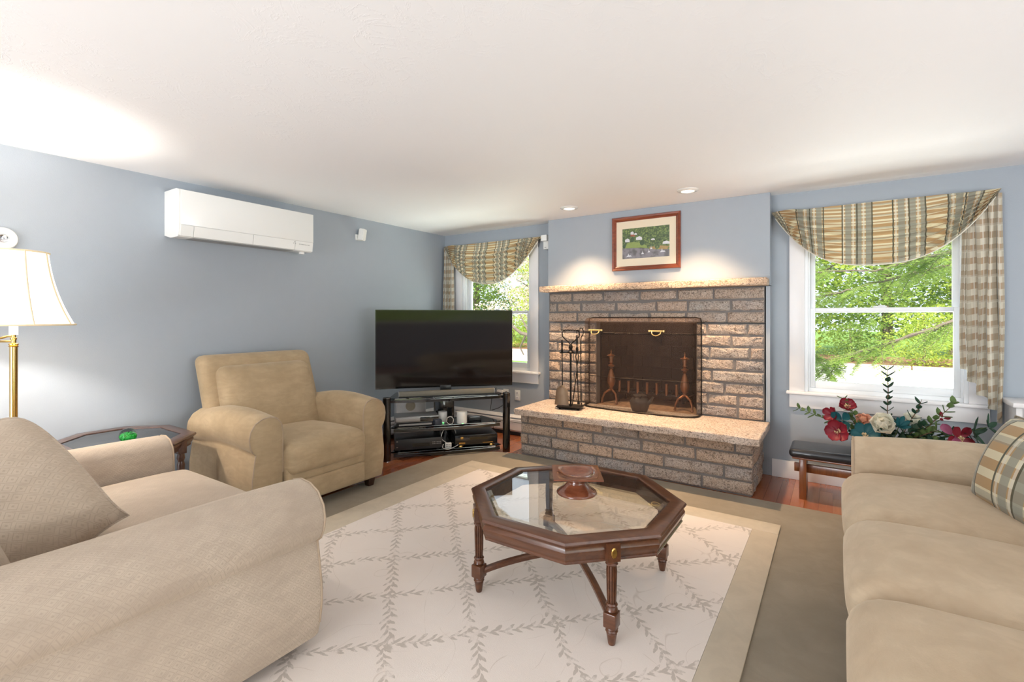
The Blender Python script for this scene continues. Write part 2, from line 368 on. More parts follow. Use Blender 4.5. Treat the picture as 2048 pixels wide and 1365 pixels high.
# ------------------------------------------------------------------ room shell
XL, XR, YB, YR, ZC = -4.0, 3.4, 4.49, -2.9, 2.30
WT = .16
WINS = {1: (-3.72, -2.76), 2: (-.205, .755)}   # window openings in the fireplace wall
WZ0, WZ1 = .71, 2.05
m = MB().box(XL-WT, XR+WT, YR-WT, YB+WT, -.12, -.012); struct('floor', m, 'plank', smooth=False)
FLOOR = bpy.data.objects['floor']
# the boards that show beside the carpet, one by one; the covered rest as joined boards
def board(mb, x0, x1, y0, y1):
    e = .0012; mb.box(x0+e*.5, x1-e*.5, y0+e, y1-e, -.011, 0)
rest = MB(); k = 0; x = XL; bw = .083
while x < XR-.01:
    x1 = min(x+bw, XR); near = x < 1.2
    y = 2.35 - random.random()*.5 if near else YR
    if near:
        yy = YR
        while yy < y-.01: y2 = min(yy+random.uniform(.6,1.3), y); board(rest, x, x1, yy, y2); yy = y2
    while y < YB-.01:
        y2 = min(y+random.uniform(.45,1.15), YB)
        if YB-y2 < .2: y2 = YB
        if near and y2 > 2.4 and not (-2.45 < x < -.55 and y > 3.9): mb = MB(); board(mb, x, x1, y, y2); o = mb.build('floor_board', 'plank', FLOOR, smooth=False)
        else: board(rest, x, x1, y, y2)
        y = y2
    x = x1
tag(rest.build('floor_boards_rest', 'plank', FLOOR, smooth=False), kind='stuff')
struct('ceiling', MB().box(XL-WT, XR+WT, YR-WT, YB+WT, ZC, ZC+.2), 'ceiling', smooth=False)
struct('wall_left', MB().box(XL-WT, XL, YR-WT, YB+WT, 0, ZC), 'wall', smooth=False)
m = MB(); xs = [XL, WINS[1][0], WINS[1][1], WINS[2][0], WINS[2][1], XR]
for i in (0, 2, 4): 
    if i == 2:
        m.box(xs[2], -1.95, YB, YB+WT, 0, ZC); m.box(-.97, xs[3], YB, YB+WT, 0, ZC); m.box(-1.95, -.97, YB, YB+WT, 1.27, ZC)
    else: m.box(xs[i], xs[i+1], YB, YB+WT, 0, ZC)
for i in (1, 3): m.box(xs[i], xs[i+1], YB, YB+WT, 0, WZ0-.02); m.box(xs[i], xs[i+1], YB, YB+WT, WZ1, ZC)
struct('wall_back', m, 'wall', smooth=False)
# rear and right walls with glazed openings behind the camera
struct('wall_rear', MB().box(XL, -3.40, YR-WT, YR, 0, ZC).box(-.60, XR, YR-WT, YR, 0, ZC).box(-3.40, -.60, YR-WT, YR, 2.22, ZC).box(-3.40, -.60, YR-WT, YR, 0, .18), 'wall', smooth=False)
struct('wall_right', MB().box(XR, XR+WT, YR-WT, -2.3, 0, ZC).box(XR, XR+WT, -1.25, -.95, 0, ZC).box(XR, XR+WT, -2.3, -1.25, 0, 1.2).box(XR, XR+WT, -2.3, -1.25, 2.05, ZC).box(XR, XR+WT, 2.15, YB+WT, 0, ZC).box(XR, XR+WT, -.95, 2.15, 2.12, ZC).box(XR, XR+WT, -.95, 2.15, 0, .38), 'wall', smooth=False)
fr = MB()
for x in (-3.40, -2.49, -1.25, -.66): fr.box(x, x+.06, YR-.05, YR+.02, .18, 2.22)
fr.box(-3.40, -.60, YR-.05, YR+.02, 2.16, 2.22).box(-3.40, -.60, YR-.05, YR+.02, .18, .26); struct('window_3', fr, 'trim')
fr = MB()
for y in (-.95, .57, 2.09): fr.box(XR-.02, XR+.05, y, y+.06, .38, 2.12)
fr.box(XR-.02, XR+.05, -.95, 2.15, 2.06, 2.12).box(XR-.02, XR+.05, -.95, 2.15, .38, .46); struct('window_4', fr, 'trim')
fr = MB()
for y in (-2.37, -1.25): fr.box(XR-.02, XR, y, y+.07, 1.13, 2.12)
fr.box(XR-.02, XR, -2.30, -1.25, 2.05, 2.12).box(XR-.04, XR, -2.30, -1.25, 1.13, 1.2).box(XR+.05, XR+.08, -2.3, -1.25, 1.6, 1.64); struct('window_5', fr, 'trim')
# chimney breast above the mantel, with thin painted returns to the floor
BX0, BX1, BY = -2.465, -.437, 4.355
struct('wall_chimney', MB().box(BX0, BX1, BY, YB-.001, 1.56, ZC-.001), 'wall', smooth=False)
# baseboards
struct('baseboard_left', MB().box(XL+.001, XL+.016, YR, 2.45, 0, .14, .004), 'trim')
struct('baseboard_back', MB().box(-.435, .90, YB-.017, YB-.001, 0, .142, .004), 'trim')

# ------------------------------------------------------------------ double-hung windows
def window(n, x0, x1):
    W = tag(link('window_%d' % n, None), kind='structure'); W.location = ((x0+x1)/2, YB, 0)
    h = (x1-x0)/2; cw = .105
    MB().box(-h-cw, -h, -.02, -.001, WZ0, WZ1+.09, .003).build('side_casing', 'trim', W)
    MB().box(h, h+cw, -.02, -.001, WZ0, WZ1+.09, .003).build('side_casing', 'trim', W)
    MB().box(-h-cw, h+cw, -.021, -.001, WZ1, WZ1+.10, .003).build('head_casing', 'trim', W)
    MB().box(-h-cw-.02, h+cw+.02, -.05, .03, WZ0-.024, WZ0, .006).build('stool', 'trim', W)
    MB().box(-h-cw, h+cw, -.02, -.001, WZ0-.13, WZ0-.025, .003).build('apron', 'trim', W)
    j = MB().box(-h, -h+.022, -.001, WT, WZ0, WZ1).box(h-.022, h, -.001, WT, WZ0, WZ1).box(-h+.022, h-.022, -.001, WT, WZ1-.022, WZ1).box(-h+.022, h-.022, .03, WT, WZ0-.01, WZ0+.03)
    for sx in (-1, 1): j.box(sx*(h-.022), sx*(h-.034), .02, .034, WZ0+.03, WZ1-.022); j.box(sx*(h-.022), sx*(h-.034), .072, .078, WZ0+.03, WZ1-.022)
    j.build('jamb', 'vinyl', W)
    i = h-.024; zm = 1.355
    def sash(name, y0, z0, z1, st, bt, tp):
        s = MB().box(-i, -i+st, y0, y0+.034, z0, z1, .004).box(i-st, i, y0, y0+.034, z0, z1, .004).box(-i+st, i-st, y0, y0+.034, z0, z0+bt, .004).box(-i+st, i-st, y0, y0+.034, z1-tp, z1, .004).build(name, 'vinyl', W)
        MB().box(-i+st-.004, i-st+.004, y0+.015, y0+.019, z0+bt-.004, z1-tp+.004).build('pane', 'pane', s, smooth=False)
        return s
    lo = sash('lower_sash', .036, WZ0+.03, zm+.018, .045, .055, .034)
    sash('upper_sash', .082, zm-.018, WZ1-.022, .045, .034, .045)
    MB().box(-.04, .04, .036, .066, zm+.018, zm+.03, .004).box(-.012, .03, .03, .05, zm+.03, zm+.036, .002).build('sash_lock', 'vinyl', lo)
for n, (a, b) in WINS.items(): window(n, a, b)

# ------------------------------------------------------------------ fireplace
FP = thing('fireplace', 'gray and tan split-stone fireplace with raised hearth and granite mantel', 'fireplace', (-1.45, 4.36, 0))
fx, fy = -1.45, 4.36
def rough_block(x0, x1, y0, y1, z0, z1, face='y', jit=.005):
    """a split stone: chamfered, uneven front"""
    mb = MB(); c = .012; nx = 6; R = random.uniform
    # rings from back to front along -y
    def ring(y, ins, jj):
        pts = []
        a, b, c0, d = x0+ins, x1-ins, z0+ins, z1-ins
        for k in range(nx): pts.append((a+(b-a)*k/nx+R(-jj,jj)*.5, y+R(-jj,jj), c0+R(-jj,jj)*.6))
        for k in range(2): pts.append((b+R(-jj,jj)*.5, y+R(-jj,jj), c0+(d-c0)*k/2))
        for k in range(nx): pts.append((b-(b-a)*k/nx, y+R(-jj,jj), d+R(-jj,jj)*.6))
        for k in range(2): pts.append((a+R(-jj,jj)*.5, y+R(-jj,jj), d-(d-c0)*k/2))
        return pts
    rg = [ring(y1, 0, 0), ring(y0+c, 0, jit*.4), ring(y0, c, jit)]
    mb.rings(rg, cap=False); o = len(mb.v)-len(rg[0]); n = len(rg[0])
    ctr = (((x0+x1)/2)+R(-.02,.02), y0-R(.0,.008), (z0+z1)/2); mb.add([ctr], []); ci = len(mb.v)-1
    for k in range(n): mb.f.append((o+k, o+(k+1) % n, ci)); mb.mi.append(0)
    return mb
def stone_rows(x0, x1, yf, z0, z1, rows, lens, depth, joint=.014, mat='brick', mbs=None, offs=None, jit=.005, parent=FP, name='brick', proud=.008, rot=None):
    dz = (z1-z0)/rows
    for r in range(rows):
        za, zb = z0+r*dz+joint/2, z0+(r+1)*dz-joint/2
        cuts = [x0]; x = x0 + (lens[0]*random.uniform(.35,.6) if r % 2 else random.uniform(*lens))
        while x < x1-lens[0]*.45: cuts.append(x); x += random.uniform(*lens)
        cuts.append(x1)
        for a, b in zip(cuts[:-1], cuts[1:]):
            p = random.uniform(-proud, proud)
            mb = rough_block(a+joint/2-fx, b-joint/2-fx, yf+p-fy, yf+depth-fy, za, zb, jit=jit)
            if rot: mb.v = [rot(v) for v in mb.v]
            mb.build(name, mat, parent, ang=30)
OX0, OX1, OZ0, OZ1 = -1.93, -1.005, .458, 1.249
ZS, ZM = .458, 1.552
dz = (ZM-ZS)/11
random.seed(11)
stone_rows(BX0, BX1-.035, BY, OZ1, ZM-.004, 3, (.26,.40), .09, jit=.0065)
stone_rows(BX0, OX0, BY, ZS, OZ1, 8, (.26,.38), .09, jit=.0065)
stone_rows(OX1, BX1-.035, BY, ZS, OZ1, 8, (.22,.34), .09, jit=.0065)
# mortar bed behind the stones (pointed joints stand a little back from the faces)
mo = MB(); my = BY+.013-fy
def mbx(a, b, c, d, y1=YB-.002): mo.box(a-fx, b-fx, my, y1-fy, c, d)
mbx(BX0+.004, OX0-.004, ZS, OZ1); mbx(OX1+.004, BX1-.039, ZS, OZ1); mbx(BX0+.004, BX1-.039, OZ1+.006, ZM)
mo.box(-2.478-fx, -.505-fx, 3.865-fy, YB-.002-fy, 0, .398)
mo.build('mortar_bed', 'mortar', FP, smooth=False)
# painted side return of the chimney beside the stones
MB().box(BX1-.03-fx, BX1-.001-fx, BY+.02-fy, YB-.002-fy, ZS, ZM).build('side_return', 'wall', FP, smooth=False)
# hearth base: four courses on the front and the two ends
random.seed(5)
stone_rows(-2.49, -.492, 3.85, .004, .402, 4, (.24,.46), .08, jit=.004)
def end(xw):
    def f(v):   # turn a block made along x so that it faces +x or -x at xw
        x, y, z = v[0]+fx, v[1]+fy, v[2]
        return ((xw - (y-3.85) if xw > -1 else xw + (y-3.85))-fx, x-fy, z)
    return f
stone_rows(3.93, 4.47, 3.85, .004, .402, 4, (.2,.34), .05, rot=end(-.492))
stone_rows(3.93, 4.47, 3.85, .004, .402, 4, (.2,.34), .05, rot=end(-2.49))
# hearth slab and mantel: rough front edges
def slab(name, x0, x1, y0, y1, z0, z1, mat, nj=40, jt=.004):
    mb = MB(); top = []
    def ring(z, ins):
        pts = []
        for k in range(nj): pts.append((x0+ins+(x1-x0-2*ins)*k/nj, y0+ins+random.uniform(-jt,jt), z+random.uniform(-jt,jt)*.4))
        for k in range(10): pts.append((x1-ins+random.uniform(-jt,jt), y0+ins+(y1-y0-ins)*k/10, z))
        pts += [(x1-ins, y1, z), (x0+ins, y1, z)]
        for k in range(9, 0, -1): pts.append((x0+ins+random.uniform(-jt,jt), y0+ins+(y1-y0-ins)*k/10, z))
        return [(p[0]-fx, p[1]-fy, p[2]) for p in pts]
    mb.rings([ring(z0, .004), ring(z0+.006, 0), ring((z0+z1)/2, -.002), ring(z1-.005, 0), ring(z1, .006)])
    return mb.build(name, mat, FP, ang=25)
slab('hearth_slab', -2.468, -.438, 3.72, 4.354, .403, .458, 'slabtop')
slab('mantel_shelf', -2.49, -.444, 4.22, 4.354, 1.553, 1.612, 'mantel')
# firebox: splayed stone sides, back, floor, dark throat
FB = 4.95
bx0, bx1 = -1.78, -1.155
fb = MB()
def quadbox(p, q, z0, z1, t, out):   # upright panel from p to q thickened outward
    d = Vector((q[0]-p[0], q[1]-p[1], 0)).normalized(); nrm = Vector((d.y, -d.x, 0))*out*t
    fb.prism([(p[0]-fx, p[1]-fy), (q[0]-fx, q[1]-fy), (q[0]+nrm.x-fx, q[1]+nrm.y-fy), (p[0]+nrm.x-fx, p[1]+nrm.y-fy)], z0, z1)
quadbox((OX0-.004, BY+.10), (bx0-.004, FB+.006), .44, 1.7, .05, -1); quadbox((OX1+.004, BY+.10), (bx1+.004, FB+.006), .44, 1.7, .05, 1)
fb.box(bx0-.06-fx, bx1+.06-fx, FB+.006-fy, FB+.06-fy, .44, 1.7).box(OX0-.1-fx, OX1+.1-fx, BY+.10-fy, FB+.06-fy, 1.7, 1.75)
fb.build('firebox_lining', 'soot', FP, smooth=False)
MB().box(OX0-fx, OX1-fx, BY+.0-fy, FB+.01-fy, .40, .459).build('firebox_floor', 'ash', FP)
def course(p, q, rows, z0, z1, off):
    P0, Q0 = Vector((p[0], p[1], 0)), Vector((q[0], q[1], 0)); d = (Q0-P0); Ln = d.length; d.normalize(); nr = Vector((d.y, -d.x, 0)); dzz = (z1-z0)/rows
    for r in range(rows):
        x = 0; first = True
        while x < Ln-.01:
            l = .10 if (first and r % 2) else .2; l = min(l, Ln-x); first = False
            if Ln-x-l < .05: l = Ln-x
            a = P0+d*(x+.004); b = P0+d*(x+l-.004); o_ = nr*(off+random.uniform(0,.004))
            poly = [(a.x-fx, a.y-fy), (b.x-fx, b.y-fy), (b.x+o_.x-fx, b.y+o_.y-fy), (a.x+o_.x-fx, a.y+o_.y-fy)]
            MB().prism(poly, z0+r*dzz+.004, z0+(r+1)*dzz-.004).build('firebrick', 'soot', FP, smooth=False); x += l
course((OX0+.0, BY+.10), (bx0, FB+.0), 9, .46, 1.45, .014); course((bx0+.01, FB+.004), (bx1-.01, FB+.004), 9, .46, 1.45, .016)
course((OX1+.0, BY+.10), (bx1, FB+.0), 9, .46, 1.45, -.014)
struct('chimney_light_block', MB().box(OX0-.12, OX1+.12, YB+WT, FB+.20, 0.0, 1.95).box(OX0-.12, OX1+.12, YB+WT, FB+.20, 1.95, 1.96), 'mortar', smooth=False) if False else None
# outer chimney block so that daylight does not fall into the firebox
struct('chimney_light_block', MB().box(-2.2, -2.02, YB+WT, 5.2, -.4, 3.4).box(-.9, -.72, YB+WT, 5.2, -.4, 3.4).box(-2.2, -.72, 5.06, 5.2, -.4, 3.4).box(-2.2, -.72, YB+WT, 5.2, 3.4, 3.5).box(-2.02, -.9, YB+WT, 5.06, -.4, .38), 'mortar', smooth=False)

# recessed ceiling lights over the hearth
for i, (x, y, lb) in enumerate(((-2.02, 3.955, 'small round white recessed ceiling light left of the framed picture'), (-.966, 3.925, 'round white recessed ceiling light to the right, above the picture frame'))):
    t = thing('recessed_light', lb, 'ceiling light', (x, y, ZC), group='recessed lights over the fireplace')
    MB().lathe([(.080,0),(.082,-.003),(.074,-.009),(.052,-.012),(.050,-.004),(.050,-.002)], n=32, cap=False).build('trim_ring', 'whiteplastic', t)
    MB().lathe([(.0505,-.003),(.040,-.010),(.022,-.013),(.0,-.014)], n=24, cap=False).build('lens', simple('lit_lens_%d' % i, (1,.93,.82), .5, em=((1,.88,.72), 1.6)), t)
    sp = light('recessed_lamp', 'SPOT', (x, y, ZC-.03), (math.radians(4), 0, 0), 165, (1,.68,.40), spot_size=math.radians(92), spot_blend=1.0, shadow_soft_size=.03)

# ------------------------------------------------------------------ carpets
cp = [(-3.055,-2.2),(-3.055,3.30),(-3.02,3.50),(-2.90,3.64),(-2.72,3.76),(-2.50,3.825),(-2.3,3.835),(1.9,3.79),(1.9,-2.2)][::-1]
tag(MB().prism(cp, .001, .010).build('taupe_carpet', 'taupe', smooth=False), 'large plain taupe carpet with rounded corner on the wood floor', 'carpet')
RG = thing('area_rug', 'cream area rug with leafy vine lattice and tan border under the coffee table', 'rug', (0,0,.0105))
for a in ((-2.70,-.28,3.235,3.39),(-2.70,-.28,-1.3,-1.145),(-2.70,-2.50,-1.145,3.235),(-.42,-.28,-1.145,3.235)):
    MB().box(a[0], a[1], a[2], a[3], 0, .011, .004).build('border_band', 'tanband', RG)
MB().box(-2.50, -.42, -1.145, 3.235, 0, .0105).build('vine_field', 'rugfield', RG, smooth=False)
# ------------------------------------------------------------------ baseboard heater (left wall and corner run)
def heater(name, label, loc, rz, ln):
    t = thing(name, label, 'heater', loc, rz, 'baseboard heaters')
    pr = [(0,.035),(0,.215),(-.012,.222),(-.05,.206),(-.058,.196),(-.058,.192),(-.03,.192),(-.03,.182),(-.060,.178),(-.066,.17),(-.070,.06),(-.058,.052),(-.03,.05),(-.03,.035)]
    MB().rings([[(x, y, z) for y, z in pr] for x in (0, ln)]).build('cover', 'trim', t, ang=25)
    MB().box(0.002, ln-.002, -.057, -.031, .1925, .1935).box(.002, ln-.002, -.028, -.002, .0, .034).build('slot', 'slate', t, smooth=False)
    MB().rings([[(x, y, z) for y, z in ((-.0705,.15),(-.0715,.149),(-.0715,.1465),(-.0705,.1455))] for x in (0, ln)]).build('damper_edge', 'slate', t)
heater('baseboard_heater', 'white baseboard heater along the left wall behind the television stand', (XL+.001, 2.47, 0), PI/2, YB-2.47-.01)
bpy.data.objects['baseboard_heater'].rotation_euler = (0,0,PI/2); 
bpy.data.objects['baseboard_heater'].location = (XL+.001, 2.47, 0)
for o in bpy.data.objects['baseboard_heater'].children:   # profile faces the room (+x)
    pass
heater('baseboard_heater', 'white baseboard heater between the room corner and the raised hearth', (XL+.076, YB-.001, 0), 0, 1.43)

# ------------------------------------------------------------------ upholstered seating
def arm_profile(aw, zt):
    """outward s, height z; roll on top, crease under it, flared post below"""
    k = aw/.25
    p = [(0,.06),(0,.30),(0,zt-.10),(.012,zt-.05),(.045,zt-.014),(.10,zt),(.155,zt-.006),(.205,zt-.03),(.238,zt-.075),(.248,zt-.125),(.240,zt-.17),(.222,zt-.205),(.200,zt-.222),
         (.204,zt-.24),(.214,zt-.30),(.226,zt-.38),(.228,zt-.45),(.216,.11),(.205,.06)]
    return [(s*k, z) for s, z in p]
def make_arm(root, side, xin, y0, L, aw, zt, fab, hump, pipe='piping', lift=0):
    """side -1/+1; xin inner face x; runs from y0 (front) to y0+L"""
    pr = arm_profile(aw, zt); cx_ = sum(p[0] for p in pr)/len(pr); cz = sum(p[1] for p in pr)/len(pr)
    st = [0, .006, .02, .05, .10] + [.1+(L-.1)*k/16 for k in range(1, 16)] + [L-.03, L]
    def ring(y):
        sc_ = {0: .95, .006: .985}.get(y, 1.0 if y < L else .94); u = y/L
        hz = hump(u); out = []
        for s, z in pr:
            s2 = cx_+(s-cx_)*sc_; z2 = cz+(z-cz)*sc_
            wgt = max(0, min(1, (z2-.15)/(zt-.30)))
            z2 += hz*wgt; bul = .006*math.sin(PI*min(1, u*1.1))
            out.append((xin+side*(s2+bul*(s2 > cx_)), y0+y, z2))
        return out
    mb = MB().rings([ring(y) for y in st]); 
    a = mb.build('arm', fab, root, ang=60)
    r = ring(.006); c3 = Vector((xin+side*cx_, y0, cz))
    pts = [Vector(p)+(Vector(p)-c3).normalized()*.001 for p in r]; pts = pts[1:-1]
    MB().tube(pts, .0045, 6).build('front_piping', pipe, a)
    return a
def recliner(name, label, loc, rz, hw, aw, D, fab, back=None, hump=None, zt=.66, seat_z=.45, back_w=None, seatout=.05, backy=None, group=None, cushion_h=.20):
    t = thing(name, label, 'armchair', loc, rz, group)
    hump = hump or (lambda u: .03*math.sin(PI*min(1, u*1.15))-.045*max(0, u-.55))
    MB().rbox((0, D*.5+.02, .21), (2*hw-.004, D-.10, .30), .03).build('seat_base', fab, t)
    # closed footrest: two stacked panels
    MB().rbox((0, .015, .275), (2*hw-.01, .09, .115), .022, mid=4).build('footrest_panel', fab, t)
    MB().rbox((0, .012, .150), (2*hw-.01, .09, .150), .022, mid=4).build('footrest_panel', fab, t)
    by = backy if backy else D-.33
    def seatfn(v):
        # front waterfall: lower edge pulled back, slight dip towards the back
        f = max(0, 1-(v.y+seatout)/.12); v.z -= .012*f*f; v.z -= .02*max(0, (v.y-.2))/D; return v
    MB().rbox((0, (by+.10-seatout)/2, seat_z-cushion_h/2), (2*hw-.006, by+.10+seatout, cushion_h), .06, crown=.035, mid=10, fn=seatfn, puff=.006).build('seat_cushion', fab, t)
    bw = back_w or (2*hw+.24)
    zb, zt2 = .36, 1.0 if back is None else back
    lean = .24
    def leanfn(v, o=0):
        k = (v.z-zb)/(zt2-zb); v.y += lean*k; return v
    MB().rbox((0, by+.13, (zb+zt2)/2), (bw, .15, zt2-zb), .06, mid=8, fn=lambda v: leanfn(v)).build('back_shell', fab, t)
    def cushfn(v):
        k = (v.z-zb)/(zt2-zb); v.y += lean*k
        x = abs(v.x)/(bw/2); tt = max(0, k-.55)/.45
        v.x *= 1-.06*tt*tt
        v.y -= .035*max(0, 1-(v.x/(bw*.42))**2)*math.sin(PI*max(0, min(1, k*.92+.08)))
        return v
    MB().rbox((0, by+.035, (zb+zt2)/2-.035), (bw*.84, .15, zt2-zb-.085), .07, mid=10, fn=cushfn).build('back_cushion', fab, t)
    for s in (-1, 1): make_arm(t, s, s*hw, 0, D-.14, aw, zt, fab, hump)
    for sx in (-1, 1):
        for y in (.05, D-.2):
            mb = MB(); x = sx*(hw+aw*.45)
            mb.rings([[(x-.022+dx, y-.02, 0), (x+.022+dx, y-.02, 0), (x+.022+dx, y+.022, 0), (x-.022+dx, y+.022, 0)] if z == 0 else [(x-.032, y-.03, z), (x+.032, y-.03, z), (x+.032, y+.032, z), (x-.032, y+.032, z)] for z, dx in ((0, 0), (.065, 0))])
            mb.build('leg', 'darkwood', t)
    return t
recliner('reclining_armchair', 'plain tan chenille recliner between the octagonal side table and the television stand', (-2.925, 2.065, .011), PI/2, .315, .215, .98, 'chenille', back=1.01, back_w=.87, backy=.55, seatout=.055, seat_z=.47, zt=.668)
recliner('wide_armchair', 'wide beige armchair in woven key pattern, nearest at the lower left, brass floor lamp behind', (-2.405, 1.145, .011), PI, .525, .26, 1.12, 'keyfabric', back=.98, back_w=1.22, seatout=.07, zt=.645, seat_z=.485, hump=lambda u: .006*math.sin(PI*min(1,u*1.5))+.0*u, backy=.76, cushion_h=.22)

def pillow(w_, h_, t_, n=20, pinch=.09):
    mb = MB()
    def P(i, j, s):
        u = -1+2*i/n; v = -1+2*j/n
        e = max(0, (1-u**2)*(1-v**2))**.42
        x = u*w_/2*(1-pinch*(1-v*v)*abs(u)**3); z = v*h_/2*(1-pinch*(1-u*u)*abs(v)**3)
        rc = (1-.10*(u*u*v*v)**2 if not (u > 0 and v < 0) else 1+.07*(u*u*v*v)**4) if pinch < 0 else 1
        return (x*rc, s*t_/2*e, z*rc)
    for s in (-1, 1):
        vs_ = [P(i, j, s) for i in range(n+1) for j in range(n+1)]
        fs = [(i*(n+1)+j, (i+1)*(n+1)+j, (i+1)*(n+1)+j+1, i*(n+1)+j+1) for i in range(n) for j in range(n)]
        if s > 0: fs = [f[::-1] for f in fs]
        mb.add(vs_, fs, [(p[0]*.9+.3, p[2]*.9) for p in vs_])
    return mb
def edge_loop(w_, h_, pinch=.09, n=16):
    pts = []
    for k in range(4*n):
        s_, u = divmod(k, n); u = -1+2*u/n
        x, z = ((u,-1),(1,u),(-u,1),(-1,-u))[s_]
        rc = (1-.10*(x*x*z*z)**2 if not (x > 0 and z < 0) else 1+.07*(x*x*z*z)**4) if pinch < 0 else 1; pts.append((rc*x*w_/2*(1-pinch*(1-z*z)), 0, rc*z*h_/2*(1-pinch*(1-x*x))))
    return pts+[pts[0]]
def put(o, loc, rot): o.location = loc; o.rotation_euler = rot; return o
pt = thing('throw_pillow', 'beige key-pattern square pillow leaning in the seat of the wide armchair', 'pillow')
o = pillow(.49, .49, .26, pinch=-.05).build('pillow_cover', 'keypillow', pt, ang=80); MB().tube(edge_loop(.492,.492,-.05), .004, 6).build('edge_seam', 'keyfabric', pt)
pt.matrix_world = Matrix.Translation((-2.23,.335,.665)) @ Matrix.Rotation(math.radians(76),4,'Z') @ Matrix.Rotation(math.radians(-12),4,'X') @ Matrix.Rotation(math.radians(-32),4,'Y')

# three-seat sofa with its front along the carpet's right side (faces -x)
SF = thing('sofa', 'long beige chenille sofa along the right side with three seat cushions', 'sofa', (.085, 2.175, .011), -PI/2)
SL = 1.03   # half of the seat run (local x); local x=-1 -> far end (world +y)
# local (x,y) -> world (y, -x)
MB().rbox((0, .42, .19), (2*SL-.004, .84, .29), .03, mid=8).build('seat_base', 'sofafab', SF)
for i, (a, b) in enumerate(((-1.03,-.315),(-.315,.345),(.345,1.03))):
    def fn(v):
        f = max(0, 1-(v.y+.06)/.16); v.z -= .03*f*f
        if v.z < .40: v.y += (.40-v.z)*.22*max(0, 1-(v.y+.06)/.3)
        return v
    MB().rbox(((a+b)/2, .30, .355), (b-a-.003, .73, .235), .085, crown=.035, mid=12, fn=fn, puff=.008).build('seat_cushion', 'sofafab', SF)
    MB().rbox(((a+b)/2, -.0, .175), (b-a-.012, .07, .245), .03, mid=5).build('front_panel', 'sofafab', SF)
    def bf(v): v.y += .16*(v.z-.42)/.5; return v
    MB().rbox(((a+b)/2, .70, .68), (b-a-.003, .20, .50), .08, mid=8, fn=bf, crown=.02).build('back_cushion', 'sofafab', SF)
MB().rbox((0, .96, .50), (2*SL+.30, .14, .86), .05, mid=8, fn=lambda v: Vector((v.x, v.y+.10*(v.z-.1), v.z))).build('back_shell', 'sofafab', SF)
for s in (-1, 1):
    make_arm(SF, s, s*SL, -.01, .98, .24, .62, 'sofafab', lambda u: .035*math.sin(PI*min(1, u*.9))+.0*u)
    for y in (.06, .9): MB().box(s*1.10-.03, s*1.10+.03, y-.03, y+.03, 0, .06, .006).build('leg', 'darkwood', SF)
pt = thing('plaid_pillow', 'plaid tan and pale green pillow leaning at the far end of the sofa', 'pillow')
pillow(.46, .43, .24, pinch=.05).build('pillow_cover', 'plaid', pt, ang=80); MB().tube(edge_loop(.462,.432,.05), .0045, 6).build('edge_seam', 'taupe', pt)
put(pt, (.67, 2.83, .655), (math.radians(-22), 0, math.radians(-72)))

# ------------------------------------------------------------------ octagonal coffee table
CT = thing('coffee_table', 'octagonal mahogany coffee table with inset glass top on fluted legs', 'table', (-1.055, 2.12, .022))
def octa(a, z): k = a*.41421; return [(-a,k,z),(-a,-k,z),(-k,-a,z),(k,-a,z),(a,-k,z),(a,k,z),(k,a,z),(-k,a,z)]
Z0 = .418
rim = [(.412,Z0-.012),(.412,Z0-.002),(.418,Z0),(.468,Z0),(.476,Z0-.004),(.480,Z0-.012),(.476,Z0-.020),(.468,Z0-.026),(.468,Z0-.032),(.474,Z0-.044),(.472,Z0-.058),(.464,Z0-.070),(.460,Z0-.084),(.464,Z0-.088),(.462,Z0-.094),(.440,Z0-.094),(.400,Z0-.080),(.398,Z0-.012)]
def octring(mb, prof):
    R = [octa(a, z) for a, z in prof]; n = 8; N = len(R); vs_ = [p for r in R for p in r]
    fs = [(i*n+k, ((i+1) % N)*n+k, ((i+1) % N)*n+(k+1) % n, i*n+(k+1) % n) for i in range(N) for k in range(n)]
    return mb.add(vs_, fs)
octring(MB(), rim).build('table_rim', 'mahogany', CT, ang=30)
gl = MB(); gl.rings([octa(.411, Z0-.012), octa(.411, Z0-.007), octa(.385, Z0-.004)]); gl.build('glass_top', 'tableglass', CT, smooth=False)
def fluted_leg(mb, x, y, ztop, s=1.0):
    mb.lathe([(.013*s,0),(.015*s,.006),(.021*s,.044),(.017*s,.048),(.025*s,.054),(.021*s,.060),(.026*s,.066),(.024*s,.070)], (x,y), 20)
    mb.box(x-.026*s, x+.026*s, y-.026*s, y+.026*s, .070, .128, .004)
    mb.lathe([(.018*s,.128),(.025*s,.136),(.022*s,.146),(.018*s,.150),(.024*s,.158),(.020*s,.164)], (x,y), 20)
    n = 96; top = ztop-.095
    def fl(z, r): return [(x+(r*(1-.20*(math.cos(12*2*PI*k/n) > .1)))*math.cos(2*PI*k/n), y+(r*(1-.20*(math.cos(12*2*PI*k/n) > .1)))*math.sin(2*PI*k/n), z) for k in range(n)]
    mb.rings([fl(.164, .0175*s), fl(.20, .0195*s), fl(top-.02, .0215*s), fl(top, .0195*s)])
    mb.lathe([(.020*s,top),(.025*s,top+.006),(.020*s,top+.012),(.024*s,top+.022),(.018*s,top+.03)], (x,y), 20)
